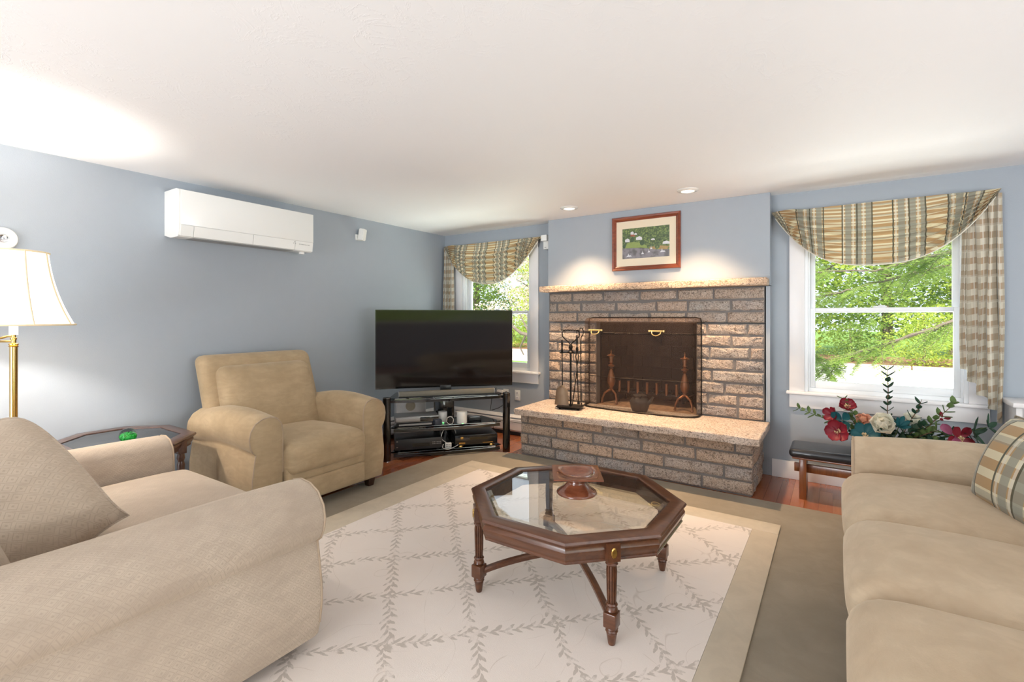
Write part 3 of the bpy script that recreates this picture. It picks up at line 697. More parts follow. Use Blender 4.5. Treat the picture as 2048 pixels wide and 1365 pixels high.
for sx in (-1, 1):
    for sy in (-1, 1):
        x, y = sx*.327, sy*.332; mb = MB(); fluted_leg(mb, x, y, Z0-.012)
        A = math.atan2(sy, sx); Mx = Matrix.Translation((x, y, 0)) @ Matrix.Rotation(A, 4, 'Z')
        bm = bmesh.new(); bmesh.ops.create_cube(bm, size=1); bmesh.ops.scale(bm, vec=(.05,.054,.07), verts=bm.verts); bmesh.ops.translate(bm, vec=(0,0,Z0-.012-.040), verts=bm.verts)
        mb.bm(bm, Mx); lg = mb.build('leg', 'mahogany', CT, ang=30)
        md = MB(); n = 24; pts = [(.0262, math.cos(2*PI*k/n)*.012*(1+.08*(k % 2)), Z0-.052+math.sin(2*PI*k/n)*.020*(1+.08*(k % 2))) for k in range(n)]
        c0 = [Mx @ Vector(p) for p in pts]; c1 = [Mx @ Vector((p[0]+.004, p[1]*.8, Z0-.052+(p[2]-Z0+.052)*.8)) for p in pts]; c2 = [Mx @ Vector((p[0]+.003, p[1]*.3, Z0-.052+(p[2]-Z0+.052)*.3)) for p in pts]
        md.rings([c0, c1, c2]); md.build('medallion', 'brass', lg)
def arch(p, q):
    def mk(w2, dz):
        R = []
        for k in range(25):
            u = -1+2*k/24; x = (p[0]+q[0])/2+(q[0]-p[0])/2*u; y = (p[1]+q[1])/2+(q[1]-p[1])/2*u
            z = .098+.052*(1-abs(u)**2.4)
            t = Vector((q[0]-p[0], q[1]-p[1], 0)).normalized(); nn = Vector((t.y, -t.x, 0))
            R.append([tuple(Vector((x,y,z))+nn*a+Vector((0,0,b))) for a, b in ((-.013,-.012),(.013,-.012),(.015,.004),(.009,.012),(-.009,.012),(-.015,.004))])
        return R
    return MB().rings(mk(0,0))
arch((-.31,-.315),(.31,.315)).build('stretcher', 'mahogany', CT, ang=35); arch((-.31,.315),(.31,-.315)).build('stretcher', 'mahogany', CT, ang=35)

# bowl: square rim on a round flared foot
BW = thing('wooden_bowl', 'turned cherry wood bowl with square rim on the glass coffee table', 'bowl', (-1.065, 2.165, Z0-.0075+.022), math.radians(31))
MB().lathe([(.098,0),(.099,.005),(.096,.010),(.080,.020),(.062,.034),(.050,.048),(.044,.060),(.046,.070)], n=40).build('foot', 'bowl', BW, ang=50)
mb = MB(); n = 48
def sq(r, z, k):   # k=1 square, 0 round
    out = []
    for i in range(n):
        a = 2*PI*i/n; c, s = math.cos(a), math.sin(a); m_ = max(abs(c), abs(s)); rr = r/m_*k + r*(1-k); out.append((rr*c, rr*s, z))
    return out
mb.rings([sq(.044,.066,0), sq(.070,.074,.2), sq(.095,.086,.6), sq(.117,.094,1), sq(.118,.101,1), sq(.108,.101,.75), sq(.088,.100,.05), sq(.080,.094,0), sq(.062,.082,0), sq(.035,.075,0), sq(.006,.073,0)])
mb.build('dish', 'bowl', BW, ang=45)

# ------------------------------------------------------------------ octagonal side table with glass top
ST = thing('side_table', 'dark octagonal side table with smoked glass top beside the wide armchair', 'table', (-3.59, 1.125, 0))
def oct2(hx, hy, c, z): return [(-hx,hy-c,z),(-hx,-hy+c,z),(-hx+c,-hy,z),(hx-c,-hy,z),(hx,-hy+c,z),(hx,hy-c,z),(hx-c,hy,z),(-hx+c,hy,z)]
zt = .568
pr = [(-.075,-.012),(-.075,-.002),(-.070,0),(-.012,0),(-.003,-.004),(0,-.012),(-.006,-.022),(-.016,-.028),(-.014,-.040),(-.020,-.055),(-.028,-.068),(-.026,-.078),(-.045,-.080),(-.090,-.06),(-.090,-.012)]
R = [oct2(.385+a, .325+a, .20+a*.59, zt+z) for a, z in pr]; mb = MB(); N = len(R)
mb.add([p for r in R for p in r], [(i*8+k, ((i+1) % N)*8+k, ((i+1) % N)*8+(k+1) % 8, i*8+(k+1) % 8) for i in range(N) for k in range(8)]); mb.build('table_rim', 'walnut', ST, ang=30)
MB().rings([oct2(.311,.251,.157,zt-.012), oct2(.311,.251,.157,zt-.005)]).build('glass_top', 'smoke', ST, smooth=False)
for sx in (-1, 1):
    for sy in (-1, 1):
        mb = MB(); x, y = sx*.265, sy*.205; mb.lathe([(.012,0),(.015,.04),(.020,.10),(.015,.11),(.017,.30),(.021,.40),(.016,.42),(.022,.44),(.018,.47)], (x,y), 16)
        mb.box(x-.024, x+.024, y-.024, y+.024, .468, .555, .003); lg = mb.build('leg', 'walnut', ST, ang=30)
        MB().lathe([(.001,.0),(.006,.0),(.010,.003),(.010,.006),(.001,.007)], (0,0), 16)
        md = MB(); n = 20; yy = y+sy*.0245; md.rings([[(x+math.cos(2*PI*k/n)*.010*q, yy+sy*h, .512+math.sin(2*PI*k/n)*.022*q) for k in range(n)] for q, h in ((1,0),(.8,.004),(.3,.003))]); md.build('medallion', 'brass', lg)
MB().box(-.24,.24,-.19,.19,.14,.16,.005).build('lower_shelf', 'walnut', ST)
mb = MB().rbox((0,0,0), (.088,.088,.074), .034, mid=4)
gw = thing('glass_paperweight', 'green swirled glass paperweight dome on the side table', 'paperweight', (-3.515, 1.125, zt-.005))
MB().lathe([(.0,.001),(.030,.001),(.040,.010),(.0445,.028),(.042,.046),(.032,.062),(.018,.070),(.0,.073)], n=32, cap=False).build('clear_dome', 'clearglass', gw)
MB().lathe([(.0,.004),(.026,.004),(.036,.014),(.038,.026),(.034,.036),(.024,.042),(.012,.040),(.0,.034)], n=28, cap=False).build('green_core', 'greenglass', gw)

# ------------------------------------------------------------------ brass swing-arm floor lamp
LP = thing('floor_lamp', 'brass swing-arm floor lamp with lit cream bell shade at the left', 'lamp', (-3.462, .631, 0))
MB().lathe([(.13,0),(.13,.012),(.12,.022),(.04,.03),(.02,.045),(.015,.06)], n=36).build('base', 'brass', LP)
MB().lathe([(.0155,.05),(.0155,1.150)], n=24).build('pole', 'brass', LP)
MB().lathe([(.019,1.150),(.020,1.154),(.015,1.156),(.019,1.160),(.019,1.166),(.010,1.170),(.010,1.185),(.013,1.188),(.013,1.196),(.009,1.198),(.009,1.215)], n=24).build('collar', 'brass', LP)
ar = MB()
ar.tube([(0,0,1.205),(-.03,-.015,1.204),(-.07,-.03,1.195),(-.12,-.05,1.188),(-.2,-.08,1.188)], .006, 8).tube([(0,0,1.178),(-.10,-.04,1.176),(-.2,-.08,1.178)], .006, 8)
ar.build('swing_arm', 'brass', LP)
MB().lathe([(.0165,1.212),(.0165,1.285),(.012,1.29)], n=24).build('candle_sleeve', 'shade', LP)
n = 72; NP = 8
def srad(u):  # u 0 top .. 1 bottom: bell
    return .132+(.235-.132)*(.35*u+.65*u**2.2)
SHX = -.0
rings_ = []
for k in range(13):
    u = k/12; z = 1.632-(1.632-1.262)*u; r = srad(u)
    rings_.append([(r*(1-.018*abs(math.sin(NP*PI*i/n)))*math.cos(2*PI*i/n+.12), r*(1-.018*abs(math.sin(NP*PI*i/n)))*math.sin(2*PI*i/n+.12), z) for i in range(n)])
sh = MB().rings(rings_, cap=False).build('lamp_shade', 'shade', LP)
for u, nm in ((0,'top_trim'),(1,'bottom_trim')):
    z = 1.632 if u == 0 else 1.262; r = srad(u); MB().tube([(r*math.cos(2*PI*i/48), r*math.sin(2*PI*i/48), z) for i in range(49)], .0048, 6).build(nm, 'shadetrim', sh)
for q in range(NP):
    a = 2*PI*q/NP+.12; MB().tube([((srad(u/12)+.001)*math.cos(a), (srad(u/12)+.001)*math.sin(a), 1.632-.37*u/12) for u in range(13)], .0045, 6).build('rib_tape', 'shadetrim', sh)
MB().lathe([(.012,1.29),(.03,1.34),(.032,1.37),(.02,1.40),(.0,1.405)], n=20, cap=False).build('bulb', 'shade', LP)
light('floor_lamp_bulb', 'POINT', (-3.462, .631, 1.44), (0,0,0), 46, (1,.92,.84), shadow_soft_size=.05)

# ------------------------------------------------------------------ television, stand and electronics
TS = thing('tv_stand', 'black three-tier glass television stand with tubular legs across the corner', 'tv stand', (-3.005, 3.425, 0), math.radians(50))
def trap(y0, y1, a, b, c=.08): return [(-a+.0, y0+.03), (-a+.06, y0), (a-.06, y0), (a, y0+.03), (b, y1-.0), (-b, y1)]
for nm, z, mt, y1, a, b in (('top_shelf', .556, 'standglass', .405, .545, .46), ('middle_shelf', .288, 'standglass', .37, .52, .40), ('bottom_shelf', .062, 'standglass', .37, .52, .40)):
    MB().prism(trap(.035, y1, a, b), z-.010, z).build(nm, mt, TS, smooth=False)
    # curved steel front rail under each shelf
    pts = [(-a+.02+(2*a-.04)*k/12, .02-.035*math.sin(PI*k/12), z-.024) for k in range(13)]
    mb = MB(); mb.rings([[(p[0], p[1]-.006, p[2]-.013), (p[0], p[1]+.012, p[2]-.013), (p[0], p[1]+.012, p[2]+.012), (p[0], p[1]-.006, p[2]+.012)] for p in pts]); mb.build('front_rail', 'blackgloss', TS, ang=30)
for s in (-1, 1):
    lg = MB().lathe([(.034,.002),(.036,.006),(.036,.43),(.0375,.432),(.0375,.568),(.035,.571)], (s*.56, .0), 28).build('leg', 'blackgloss', TS, ang=30)
    MB().lathe([(.036,.5705),(.036,.574),(.030,.5755)], (s*.56, .0), 28).build('leg_cap', 'chrome', lg)
    MB().lathe([(.037,0),(.037,.004)], (s*.56, .0), 28).build('foot_ring', 'chrome', lg)
MB().box(-.10, .10, .28, .34, .02, .546, .01).build('rear_column', 'blackgloss', TS)
MB().box(-.26, .26, .24, .40, 0, .03, .01).build('rear_foot', 'blackgloss', TS)

TV = thing('television', 'large black flat-screen television standing on the corner stand', 'television', (-3.175, 3.58, 0), math.atan2(4.07-3.09, -2.72+3.63))
hw_, zb, zt_ = .668, .612, 1.372
def curve_y(x): return .035*(1-(x/hw_)**2)*1.0
N = 28
mb = MB()
def sheet(mb, y_off, hw2, z0, z1, thick):
    xs_ = [-hw2+2*hw2*k/N for k in range(N+1)]
    f = [[(x, curve_y(x)+y_off-.0, z0), (x, curve_y(x)+y_off, z1), (x, curve_y(x)+y_off+thick, z1), (x, curve_y(x)+y_off+thick, z0)] for x in xs_]
    mb.rings(f); return mb
sheet(MB(), 0, hw_, zb, zt_, .032).build('housing', 'blackgloss', TV, ang=30)
MB().rings([[(x, curve_y(x)-.0012, zb+.013), (x, curve_y(x)-.0012, zt_-.008)] for x in [-(hw_-.008)+2*(hw_-.008)*k/N for k in range(N+1)]], closed=False, cap=False).build('screen', 'screen', TV)
text('maker_name', 'SAMSUNG', .011, Matrix.Translation((0, .0325, zb+.003)) @ Matrix.Rotation(PI/2, 4, 'X'), 'chrome', TV)
MB().box(-.2, .2, .05, .09, zb+.15, zb+.5, .02).build('rear_bulge', 'black', TV)
MB().box(-.055, .055, .03, .085, .557, zb+.02, .006).build('stand_neck', 'black', TV)
st = MB().box(-.13, .13, -.03, .10, .5575, .566, .004).build('stand_base', 'chrome', TV)
SB = thing('soundbar', 'long thin gray soundbar on top glass shelf in front of the television', 'soundbar', (-3.015, 3.44, .5565), math.radians(50))
MB().box(-.455, .455, .055, .105, .006, .050, .004).build('grille', 'soundbar', SB); MB().box(-.458, .458, .053, .107, 0, .006).build('base_strip', 'black', SB)
MB().box(-.458, -.452, .053, .107, 0, .051, .002).box(.452, .458, .053, .107, 0, .051, .002).build('end_cap', 'silver', SB)

def loc_on(u, v, z, rz=50):   # stand's own frame -> world
    a = math.radians(50); return (-3.005+u*math.cos(a)-v*math.sin(a), 3.425+u*math.sin(a)+v*math.cos(a), z)
R50 = math.radians(50)
# bottom shelf: black disc player (left), video recorder with gold trim (right)
t = thing('disc_player', 'wide black disc player on the lower left of the television stand', 'disc player', loc_on(-.27, .05, .0625), R50)
MB().box(-.215, .215, 0, .27, .012, .112, .004).build('casing', 'black', t)
MB().box(-.216, .216, -.006, 0, .014, .110, .002).build('front_panel', simple('charcoal_panel', L(46,46,48), .35), t)
MB().box(-.06, .10, -.0085, -.006, .038, .070).build('disc_tray', 'blackgloss', t)
m = MB(); [m.box(.125+.014*i, .133+.014*i, -.0085, -.006, .052+.016*j, .058+.016*j) for i in range(6) for j in range(2)]; m.build('buttons', 'silver', t)
MB().box(-.205, -.19, -.0085, -.006, .092, .098).box(-.205, -.19, -.0085, -.006, .040, .046).build('power_button', 'chrome', t)
for x in (-.18, .18): MB().lathe([(.018,0),(.018,.012)], (x,.04), 16).build('foot', 'black', t)
t = thing('video_recorder', 'black video recorder with gold feet on the lower right of the stand', 'video recorder', loc_on(.275, .05, .0625), R50)
MB().box(-.205, .205, 0, .29, .016, .112, .004).build('casing', 'black', t)
MB().box(-.206, .206, -.006, 0, .018, .110, .002).build('front_panel', 'blackgloss', t)
MB().box(-.07, .11, -.0085, -.006, .066, .088).build('tape_slot', simple('bronze_flap', L(70,62,44), .3, metal=.6), t)
MB().lathe([(.010,0),(.010,.006)], n=16); m = MB(); m.box(-.155, -.128, -.010, -.006, .075, .098, .002); m.build('power_button', 'brass', t)
MB().box(-.17, -.11, -.0085, -.006, .03, .045).box(.06, .16, -.0085, -.006, .03, .036).build('gold_keys', 'brass', t)
for x in (-.15, .15): MB().lathe([(.026,0),(.028,.005),(.024,.016)], (x,.02), 20).build('gold_foot', 'brass', t)
# middle shelf
t = thing('satellite_receiver', 'thin black receiver box under the silver disc player', 'receiver', loc_on(-.30, .06, .2885), R50)
MB().box(-.17, .17, 0, .2, 0, .030, .003).build('casing', 'black', t); MB().box(-.15, .15, -.002, 0, .008, .022).build('display', 'silver', t)
t = thing('silver_disc_player', 'silver and black slim disc player stacked on the middle shelf', 'disc player', loc_on(-.285, .055, .3190), R50)
MB().box(-.20, .20, 0, .22, .006, .058, .003).build('casing', 'silver', t); MB().box(.03, .199, -.004, 0, .012, .052, .002).build('display', 'blackgloss', t); MB().rbox((-.085, -.002, .034), (.225, .016, .038), .007, mid=3).build('front_bulge', 'silver', t)
for i, (u, v, r, h, lb) in enumerate(((.135, .06, .050, .115, 'larger white cylindrical speaker in front on the middle shelf'), (-.035, .15, .042, .105, 'smaller white cylindrical speaker further back beside the column'))):
    t = thing('mesh_speaker', lb, 'speaker', loc_on(u, v, .2885), R50, 'white speakers on the television stand')
    MB().lathe([(r*.94,.004),(r,.010),(r,h-.006),(r*.96,h)], n=36).build('body', 'whiteplastic', t, ang=35); MB().lathe([(r*.9,0),(r*.9,.005)], n=36).build('base_ring', 'silver', t)
    MB().box(-.008, .008, -r-.001, -r+.004, .004, .007).build('indicator', simple('green_indicator', (.1,.8,.2), .4, em=((.2,1,.3), 2)), t)
t = thing('power_adapter', 'dark blue-gray power adapter lying on the middle shelf', 'adapter', loc_on(-.10, .05, .2885), R50+.35)
MB().rbox((0,0,.028), (.075,.06,.055), .012, mid=2).build('casing', simple('slate_plastic', L(60,66,78), .4), t)
t = thing('cable_charger', 'small black charger wrapped in white cable at the shelf edge', 'charger', loc_on(.02, .04, .2885), R50-.2)
MB().rbox((0,0,.04), (.05,.035,.078), .010, mid=2).build('casing', 'black', t)
MB().tube([(.032*math.cos(a*.5)*(1+.08*math.sin(a*3)), -.022+.006*math.sin(a), .042+.036*math.sin(a*.5)) for a in [k*.5 for k in range(27)]], .0028, 6).build('wrapped_cable', 'wcable', t)
t = thing('media_box', 'small black streaming box with pale top right of the white speakers', 'media box', loc_on(.28, .17, .2885), R50)
MB().box(-.06, .06, -.04, .05, .0, .030, .003).build('casing', 'black', t); MB().box(-.05, .05, -.03, .04, .0301, .036, .002).build('pale_lid', 'silver', t)
# floor items seen through the stand
t = thing('subwoofer', 'pale box speaker on the floor behind the television stand', 'speaker', (-3.72, 3.62, 0), math.radians(52))
MB().box(-.14, .16, -.1, .22, .012, .47, .012).build('cabinet', simple('pale_gray_laminate', L(232,230,230), .4), t); MB().lathe([(.045,0),(.05,.004),(.04,.004),(.036,-.01)], n=24, cap=False).build
pr_ = MB(); n = 24; pr_.rings([[(.0+math.cos(2*PI*k/n)*r, -.1-d, .385+math.sin(2*PI*k/n)*r) for k in range(n)] for r, d in ((.050,0),(.050,.003),(.040,.003),(.034,-.0)) ], cap=False); pr_.rings([[(math.cos(2*PI*k/n)*r, -.1008, .385+math.sin(2*PI*k/n)*r) for k in range(n)] for r in (.036,.001)], cap=False); pr_.build('port', 'tanband', t)
for x, y in ((-.11,-.07),(.13,-.07),(-.11,.19),(.13,.19)): MB().lathe([(.015,0),(.015,.013)], (x,y), 12).build('foot', 'black', t)
t = thing('power_strip', 'white power strip plug block on the lower shelf between the two players', 'power strip', loc_on(.005, .06, .0625), R50)
MB().box(-.03, .03, -.015, .02, 0, .05, .005).build('casing', 'wcable', t); m = MB(); [m.box(-.022+.014*i, -.017+.014*i, -.0165, -.015, .012+.018*j, .022+.018*j) for i in range(4) for j in range(2)]; m.build('slot', 'slate', t)
def cab(name, label, pts, r, mat='cable', grp='cables at the television stand'):
    P = [Vector(p) for p in pts]; out = []
    for i in range(len(P)-1):   # Catmull-Rom
        p0, p1, p2, p3 = P[max(i-1,0)], P[i], P[i+1], P[min(i+2,len(P)-1)]
        for k in range(8):
            t_ = k/8; out.append(.5*((2*p1)+(-p0+p2)*t_+(2*p0-5*p1+4*p2-p3)*t_*t_+(-p0+3*p1-3*p2+p3)*t_**3))
    out.append(P[-1]); o = MB().tube(out, r, 6).build(name, mat); return tag(o, label, 'cable', grp)
Q = lambda u, v, z: loc_on(u, v, z)
cab('cable', 'white cable looping around the lower shelf plug block', [Q(.0,.10,.10),Q(-.06,.06,.16),Q(-.03,.08,.235),Q(.05,.11,.24),Q(.09,.14,.18),Q(.08,.18,.08)], .0035, 'wcable')
cab('cable', 'white cable trailing on the lower shelf in front of the plug block', [Q(-.04,.07,.10),Q(-.05,.03,.075),Q(-.01,.0,.067),Q(.04,.02,.072),Q(.10,.05,.09),Q(.14,.2,.08)], .003, 'wcable')
for j, (u, lb) in enumerate(((-.235,'left thin black cable hanging below the middle shelf'),(-.195,'middle thin black cable hanging below the middle shelf'),(-.175,'right thin black cable hanging below the middle shelf'))):
    cab('cable', lb, [Q(u,.30,.32),Q(u+.01,.385,.30),Q(u+.01,.392,.22),Q(u+.005,.38,.17),Q(u+.04,.40,.10)], .003)
cab('cable', 'two-strand white cable running down behind the larger white speaker', [Q(.075,.30,.54),Q(.085,.32,.45),Q(.11,.33,.37),Q(.12,.34,.30)], .004, 'wcable')
cab('cable', 'thin black cable leaving the stand by its right leg', [Q(.46,.22,.26),Q(.50,.30,.20),Q(.52,.33,.10),Q(.52,.36,.01)], .003)
# wall outlets behind the stand
for i, (x, lb) in enumerate(((-3.085,'white wall outlet plate, left of the pair, with a cube plug'),(-2.93,'white duplex wall outlet nearest the fireplace'))):
    t = thing('wall_outlet', lb, 'outlet', (x, YB-.001, .435), group='outlets on the back wall')
    MB().box(-.036, .036, -.006, 0, -.057, .057, .003).build('face_plate', 'whiteplastic', t)
    m = MB(); [m.box(-.016, .016, -.009, -.006, a, a+.030, .002) for a in (-.042, .012)]; m.build('receptacle', 'trim', t)
    m = MB(); [(m.box(-.008, -.005, -.0095, -.009, a+.010, a+.022), m.box(.005, .008, -.0095, -.009, a+.010, a+.022)) for a in (-.042, .012)]; m.build('slot', 'slate', t)
t = thing('plug_adapter', 'square white plug adapter on the outlet behind the stand', 'adapter', (-3.15, YB-.007, .435))
MB().box(-.035, .035, -.035, 0, -.05, .045, .005).build('casing', 'whiteplastic', t)
cab('cable', 'black cord curving from the plug adapter behind the stand', [(-3.09,YB-.012,.46),(-3.04,YB-.05,.47),(-3.03,YB-.06,.38),(-3.10,YB-.10,.30),(-3.2,YB-.12,.26)], .0035)
cab('cable', 'dark cord hanging left of the plug adapter', [(-3.20,YB-.03,.50),(-3.24,YB-.05,.42),(-3.25,YB-.06,.32),(-3.25,YB-.08,.24)], .0035)

# ------------------------------------------------------------------ wall-mounted air conditioner
AC = thing('air_conditioner', 'long white wall-mounted split air conditioner high on the left wall', 'air conditioner', (XL, 2.01, 0))
pf = [(0,1.885),(.10,1.862),(.205,1.862),(.222,1.872),(.232,1.93),(.232,2.168),(.226,2.190),(.190,2.200),(0,2.200)]
MB().rings([[(x, y, z) for x, z in pf] for y in (-.515, -.512, .512, .515)]).build('casing', 'whiteplastic', AC, ang=25)
MB().box(.2325, .2385, -.505, .515, 1.945, 2.188, .003).build('front_panel', 'whiteplastic', AC)
fl = MB(); 
for a, b in ((-.505,-.425),(-.421,-.005),(-.001,.345),(.349,.512)): 
    fl.rings([[(x, y, z) for x, z in ((.2225,1.868),(.2275,1.868),(.2375,1.930),(.2375,1.941),(.2325,1.941))] for y in (a, b)])
fl.build('louver_flaps', 'whiteplastic', AC, ang=25)
MB().box(.10, .215, -.42, .34, 1.8595, 1.862).build('air_outlet', simple('outlet_gray', L(150,150,148), .5), AC)
Mt = Matrix.Translation((.2372, .432, 1.915)) @ Matrix.Rotation(math.radians(-9), 4, 'Y') @ Matrix.Rotation(PI/2, 4, 'Z') @ Matrix.Rotation(PI/2, 4, 'X')
greyp = simple('gray_print', L(150,150,150), .5); MT['greyprint'] = greyp
text('maker_name', 'MITSUBISHI ELECTRIC', .0105, Mt, 'greyprint', AC)
m = MB()
for dy, dz in ((0,.0065),(-.0075,-.0055),(.0075,-.0055)):
    s = .0062; m.add([(.2390, .340+dy+a, 1.926+dz+b) for a, b in ((-s*.62,0),(0,-s),(s*.62,0),(0,s))], [(0,1,2,3)])
m.build('maker_emblem', 'greyprint', AC, smooth=False)
MB().box(.17, .20, .42, .455, 1.842, 1.862, .003).build('sensor_eye', 'whiteplastic', AC)
t = thing('motion_sensor', 'small white motion sensor on swivel bracket on the left wall right of the air conditioner', 'sensor', (XL, 3.19, 2.11))
MB().box(0, .018, -.045, .035, -.035, .02, .003).build('bracket', 'whiteplastic', t)
bm = bmesh.new(); bmesh.ops.create_cube(bm, size=1); bmesh.ops.scale(bm, vec=(.055,.07,.115), verts=bm.verts); bmesh.ops.bevel(bm, geom=list(bm.edges), offset=.006, segments=2, affect='EDGES')
MB().bm(bm, Matrix.Translation((.048,.01,.02)) @ Matrix.Rotation(.4,4,'Z') @ Matrix.Rotation(.15,4,'Y')).build('housing', 'whiteplastic', t)
t = thing('wall_speaker', 'small white satellite speaker on a bracket at the left edge of the chimney breast', 'speaker', (-2.535, YB, 2.10))
MB().box(-.035, .035, -.11, -.02, .0, .062, .006).build('housing', 'whiteplastic', t)
MB().box(-.025, .035, -.075, 0, -.085, -.001, .004).build('bracket', 'whiteplastic', t)
MB().box(-.008, .012, -.0765, -.075, -.068, -.062).build('print', 'greyprint', t)
t = thing('round_wall_fixture', 'round white fixture on the left wall above the floor lamp', 'wall fixture', (XL, .683, 1.755))
mb = MB(); n = 36; mb.rings([[(d, math.cos(2*PI*k/n)*r, math.sin(2*PI*k/n)*r) for k in range(n)] for r, d in ((.066,0),(.066,.010),(.060,.020),(.034,.026),(.030,.020),(.026,.020))], cap=False); mb.build('housing', 'whiteplastic', t, ang=35)
mb = MB(); mb.rings([[(d, math.cos(2*PI*k/n)*r, math.sin(2*PI*k/n)*r) for k in range(n)] for r, d in ((.027,.019),(.020,.026),(.012,.022),(.001,.024))], cap=False); mb.build('lens', 'chrome', t)

# ------------------------------------------------------------------ framed lakeside photograph
PF = thing('framed_picture', 'framed aerial lake photograph in reddish wood frame above the mantel', 'picture', (-1.445, BY-.001, 1.985))
fw2, fh2 = .316, .250
prf = [(0,0),(.0,-.022),(.006,-.030),(.020,-.026),(.030,-.014),(.040,-.010),(.040,0)]
R = [[(sx*(fw2-i), d, sz*(fh2-i)) for sx, sz in ((-1,-1),(1,-1),(1,1),(-1,1))] for i, d in prf]; mb = MB(); N = len(R)
mb.add([p for r in R for p in r], [(i*4+k, i*4+(k+1) % 4, ((i+1) % N)*4+(k+1) % 4, ((i+1) % N)*4+k) for i in range(N) for k in range(4)]); mb.build('frame', 'frame', PF, smooth=False)
MB().box(-.278, .278, -.006, -.001, -.212, .212).build('mat_board', simple('cream_mat_board', L(236,222,196), .8, var=.01), PF, smooth=False)
pw, ph = .218, .140
g = G('aerial_trees_print'); v = g.co(); c = g.ramp(g.vor(60, v), [(0, L(160,176,96)), (.45, L(98,122,66)), (1, L(32,48,30))]); c = g.mix(g.ramp(g.noise(14, 2), [(.45, 0.), (.6, .5)]), c, L(52,74,44)); g.set(Base_Color=c, Roughness=.35); MT['ptree'] = g.m
g = G('lake_print'); g.set(Base_Color=g.mix(g.ramp(g.noise(18, 3), [(.42, 0.), (.62, 1.)]), L(136,132,138), L(98,94,96)), Roughness=.3); MT['plake'] = g.m
MT['plawn'] = simple('lawn_print', L(142,160,82), .4, scale=60); MT['phouse'] = simple('house_print', L(222,222,226), .4, scale=90); MT['proof'] = simple('roof_print', L(170,92,66), .4); MT['pbush'] = simple('bush_print', L(58,84,48), .4, var=.25, scale=90); MT['pshore'] = simple('shore_print', L(170,140,84), .4, var=.2, scale=60)
mb = MB(); mats = ['ptree','plake','plawn','phouse','proof','pbush','pshore']
def poly(mi, pts, d): mb.cur = mi; mb.add([(x*2*pw-pw, -.0062-d*.0001, z*2*ph-ph) for x, z in pts], [tuple(range(len(pts)))])
poly(0, [(0,0),(1,0),(1,1),(0,1)], 0)
poly(1, [(0,0),(1,0),(1,.22),(.72,.24),(.55,.30),(.3,.34),(0,.36)], 1)
poly(2, [(.06,.36),(.4,.34),(.55,.31),(.52,.40),(.40,.50),(.24,.55),(.10,.52)], 2)
poly(6, [(.58,.28),(.95,.22),(1,.32),(.8,.36),(.6,.34)], 2)
for q in ((.06,.56,.10,.12),(.30,.60,.13,.12),(.18,.80,.07,.10),(.26,.78,.06,.06),(.86,.40,.14,.10),(.62,.56,.08,.05)):
    x, z, a, b = q; poly(3, [(x,z),(x+a,z-.01),(x+a,z+b*.6),(x+a*.6,z+b),(x,z+b*.7)], 3)
poly(4, [(.17,.74),(.28,.72),(.27,.78),(.19,.80)], 4)
for x, z, r in ((.22,.62,.05),(.43,.50,.06),(.55,.46,.055),(.75,.36,.07),(.04,.42,.04),(.68,.44,.05),(.82,.5,.07)):
    poly(5 if x < .5 else 0, [(x+r*math.cos(k*PI/5)*.8, z+r*1.6*math.sin(k*PI/5)) for k in range(10)], 4+x)
for x, z, a in ((.08,.06,.13),(.41,.12,.06),(.55,.16,.05),(.60,.26,.05),(.80,.14,.12)):
    poly(3, [(x,z),(x+a,z+.01),(x+a*.8,z+.05),(x+a*.5,z+.05),(x+a*.4,z+.13),(x+a*.3,z+.05)], 6)
mb.build('photo_print', 'ptree', PF, smooth=False, mats=mats)
MB().box(-.277, .277, -.0105, -.0095, -.211, .211).build('glazing', thin('picture_glazing', boost=.5), PF, smooth=False)

# ------------------------------------------------------------------ spark screen on the hearth
HZ = .4585
SC = thing('fireplace_screen', 'bowed dark wire-mesh spark screen with two brass handles before the firebox', 'fireplace screen', (-1.478, 4.345, HZ))
def plan(inset=0):
    pts = []; hw = .522-inset
    pts.append((-hw, -.002))
    for k in range(9):
        a = PI/2*k/8; pts.append((-hw+.13*(1-math.cos(a)), -.085-(.11-inset)*math.sin(a)))
    for k in range(1, 16): u = -1+2*k/16; pts.append((u*(hw-.13), -.195-.030*(1-u*u)+inset))
    for k in range(9):
        a = PI/2*(1-k/8); pts.append((hw-.13*(1-math.cos(a)), -.085-(.11-inset)*math.sin(a)))
    pts.append((hw, -.002)); return pts
SH = .835
rows = [(0, z) for z in (.004, .2, .4, .6, SH-.05)] + [(.004, SH-.025), (.02, SH-.007), (.05, SH), (.10, SH+.002)]
mb = MB(); rg = []
for ins, z in rows:
    pl = plan(0); rg.append([(x*(1-ins*.12), min(-.002, y+ins*1.4), z) for x, y in pl])
mb.rings(rg, cap=False, closed=False); mb.build('mesh_panel', 'mesh', SC, ang=60)
def bar(z, r, name, m='iron', ins=0): MB().tube([(x, y, z) for x, y in plan(ins)], r, 6).build(name, m, SC)
bar(.008, .008, 'bottom_rail'); bar(.300, .0022, 'tie_wire'); bar(.700, .0022, 'tie_wire')
MB().tube([(-.522,-.004,.005),(-.522,-.004,SH-.03),(-.515,-.004,SH-.004),(-.48,-.004,SH+.003),(.48,-.004,SH+.003),(.515,-.004,SH-.004),(.522,-.004,SH-.03),(.522,-.004,.005)], .005, 6).build('back_frame', 'iron', SC)
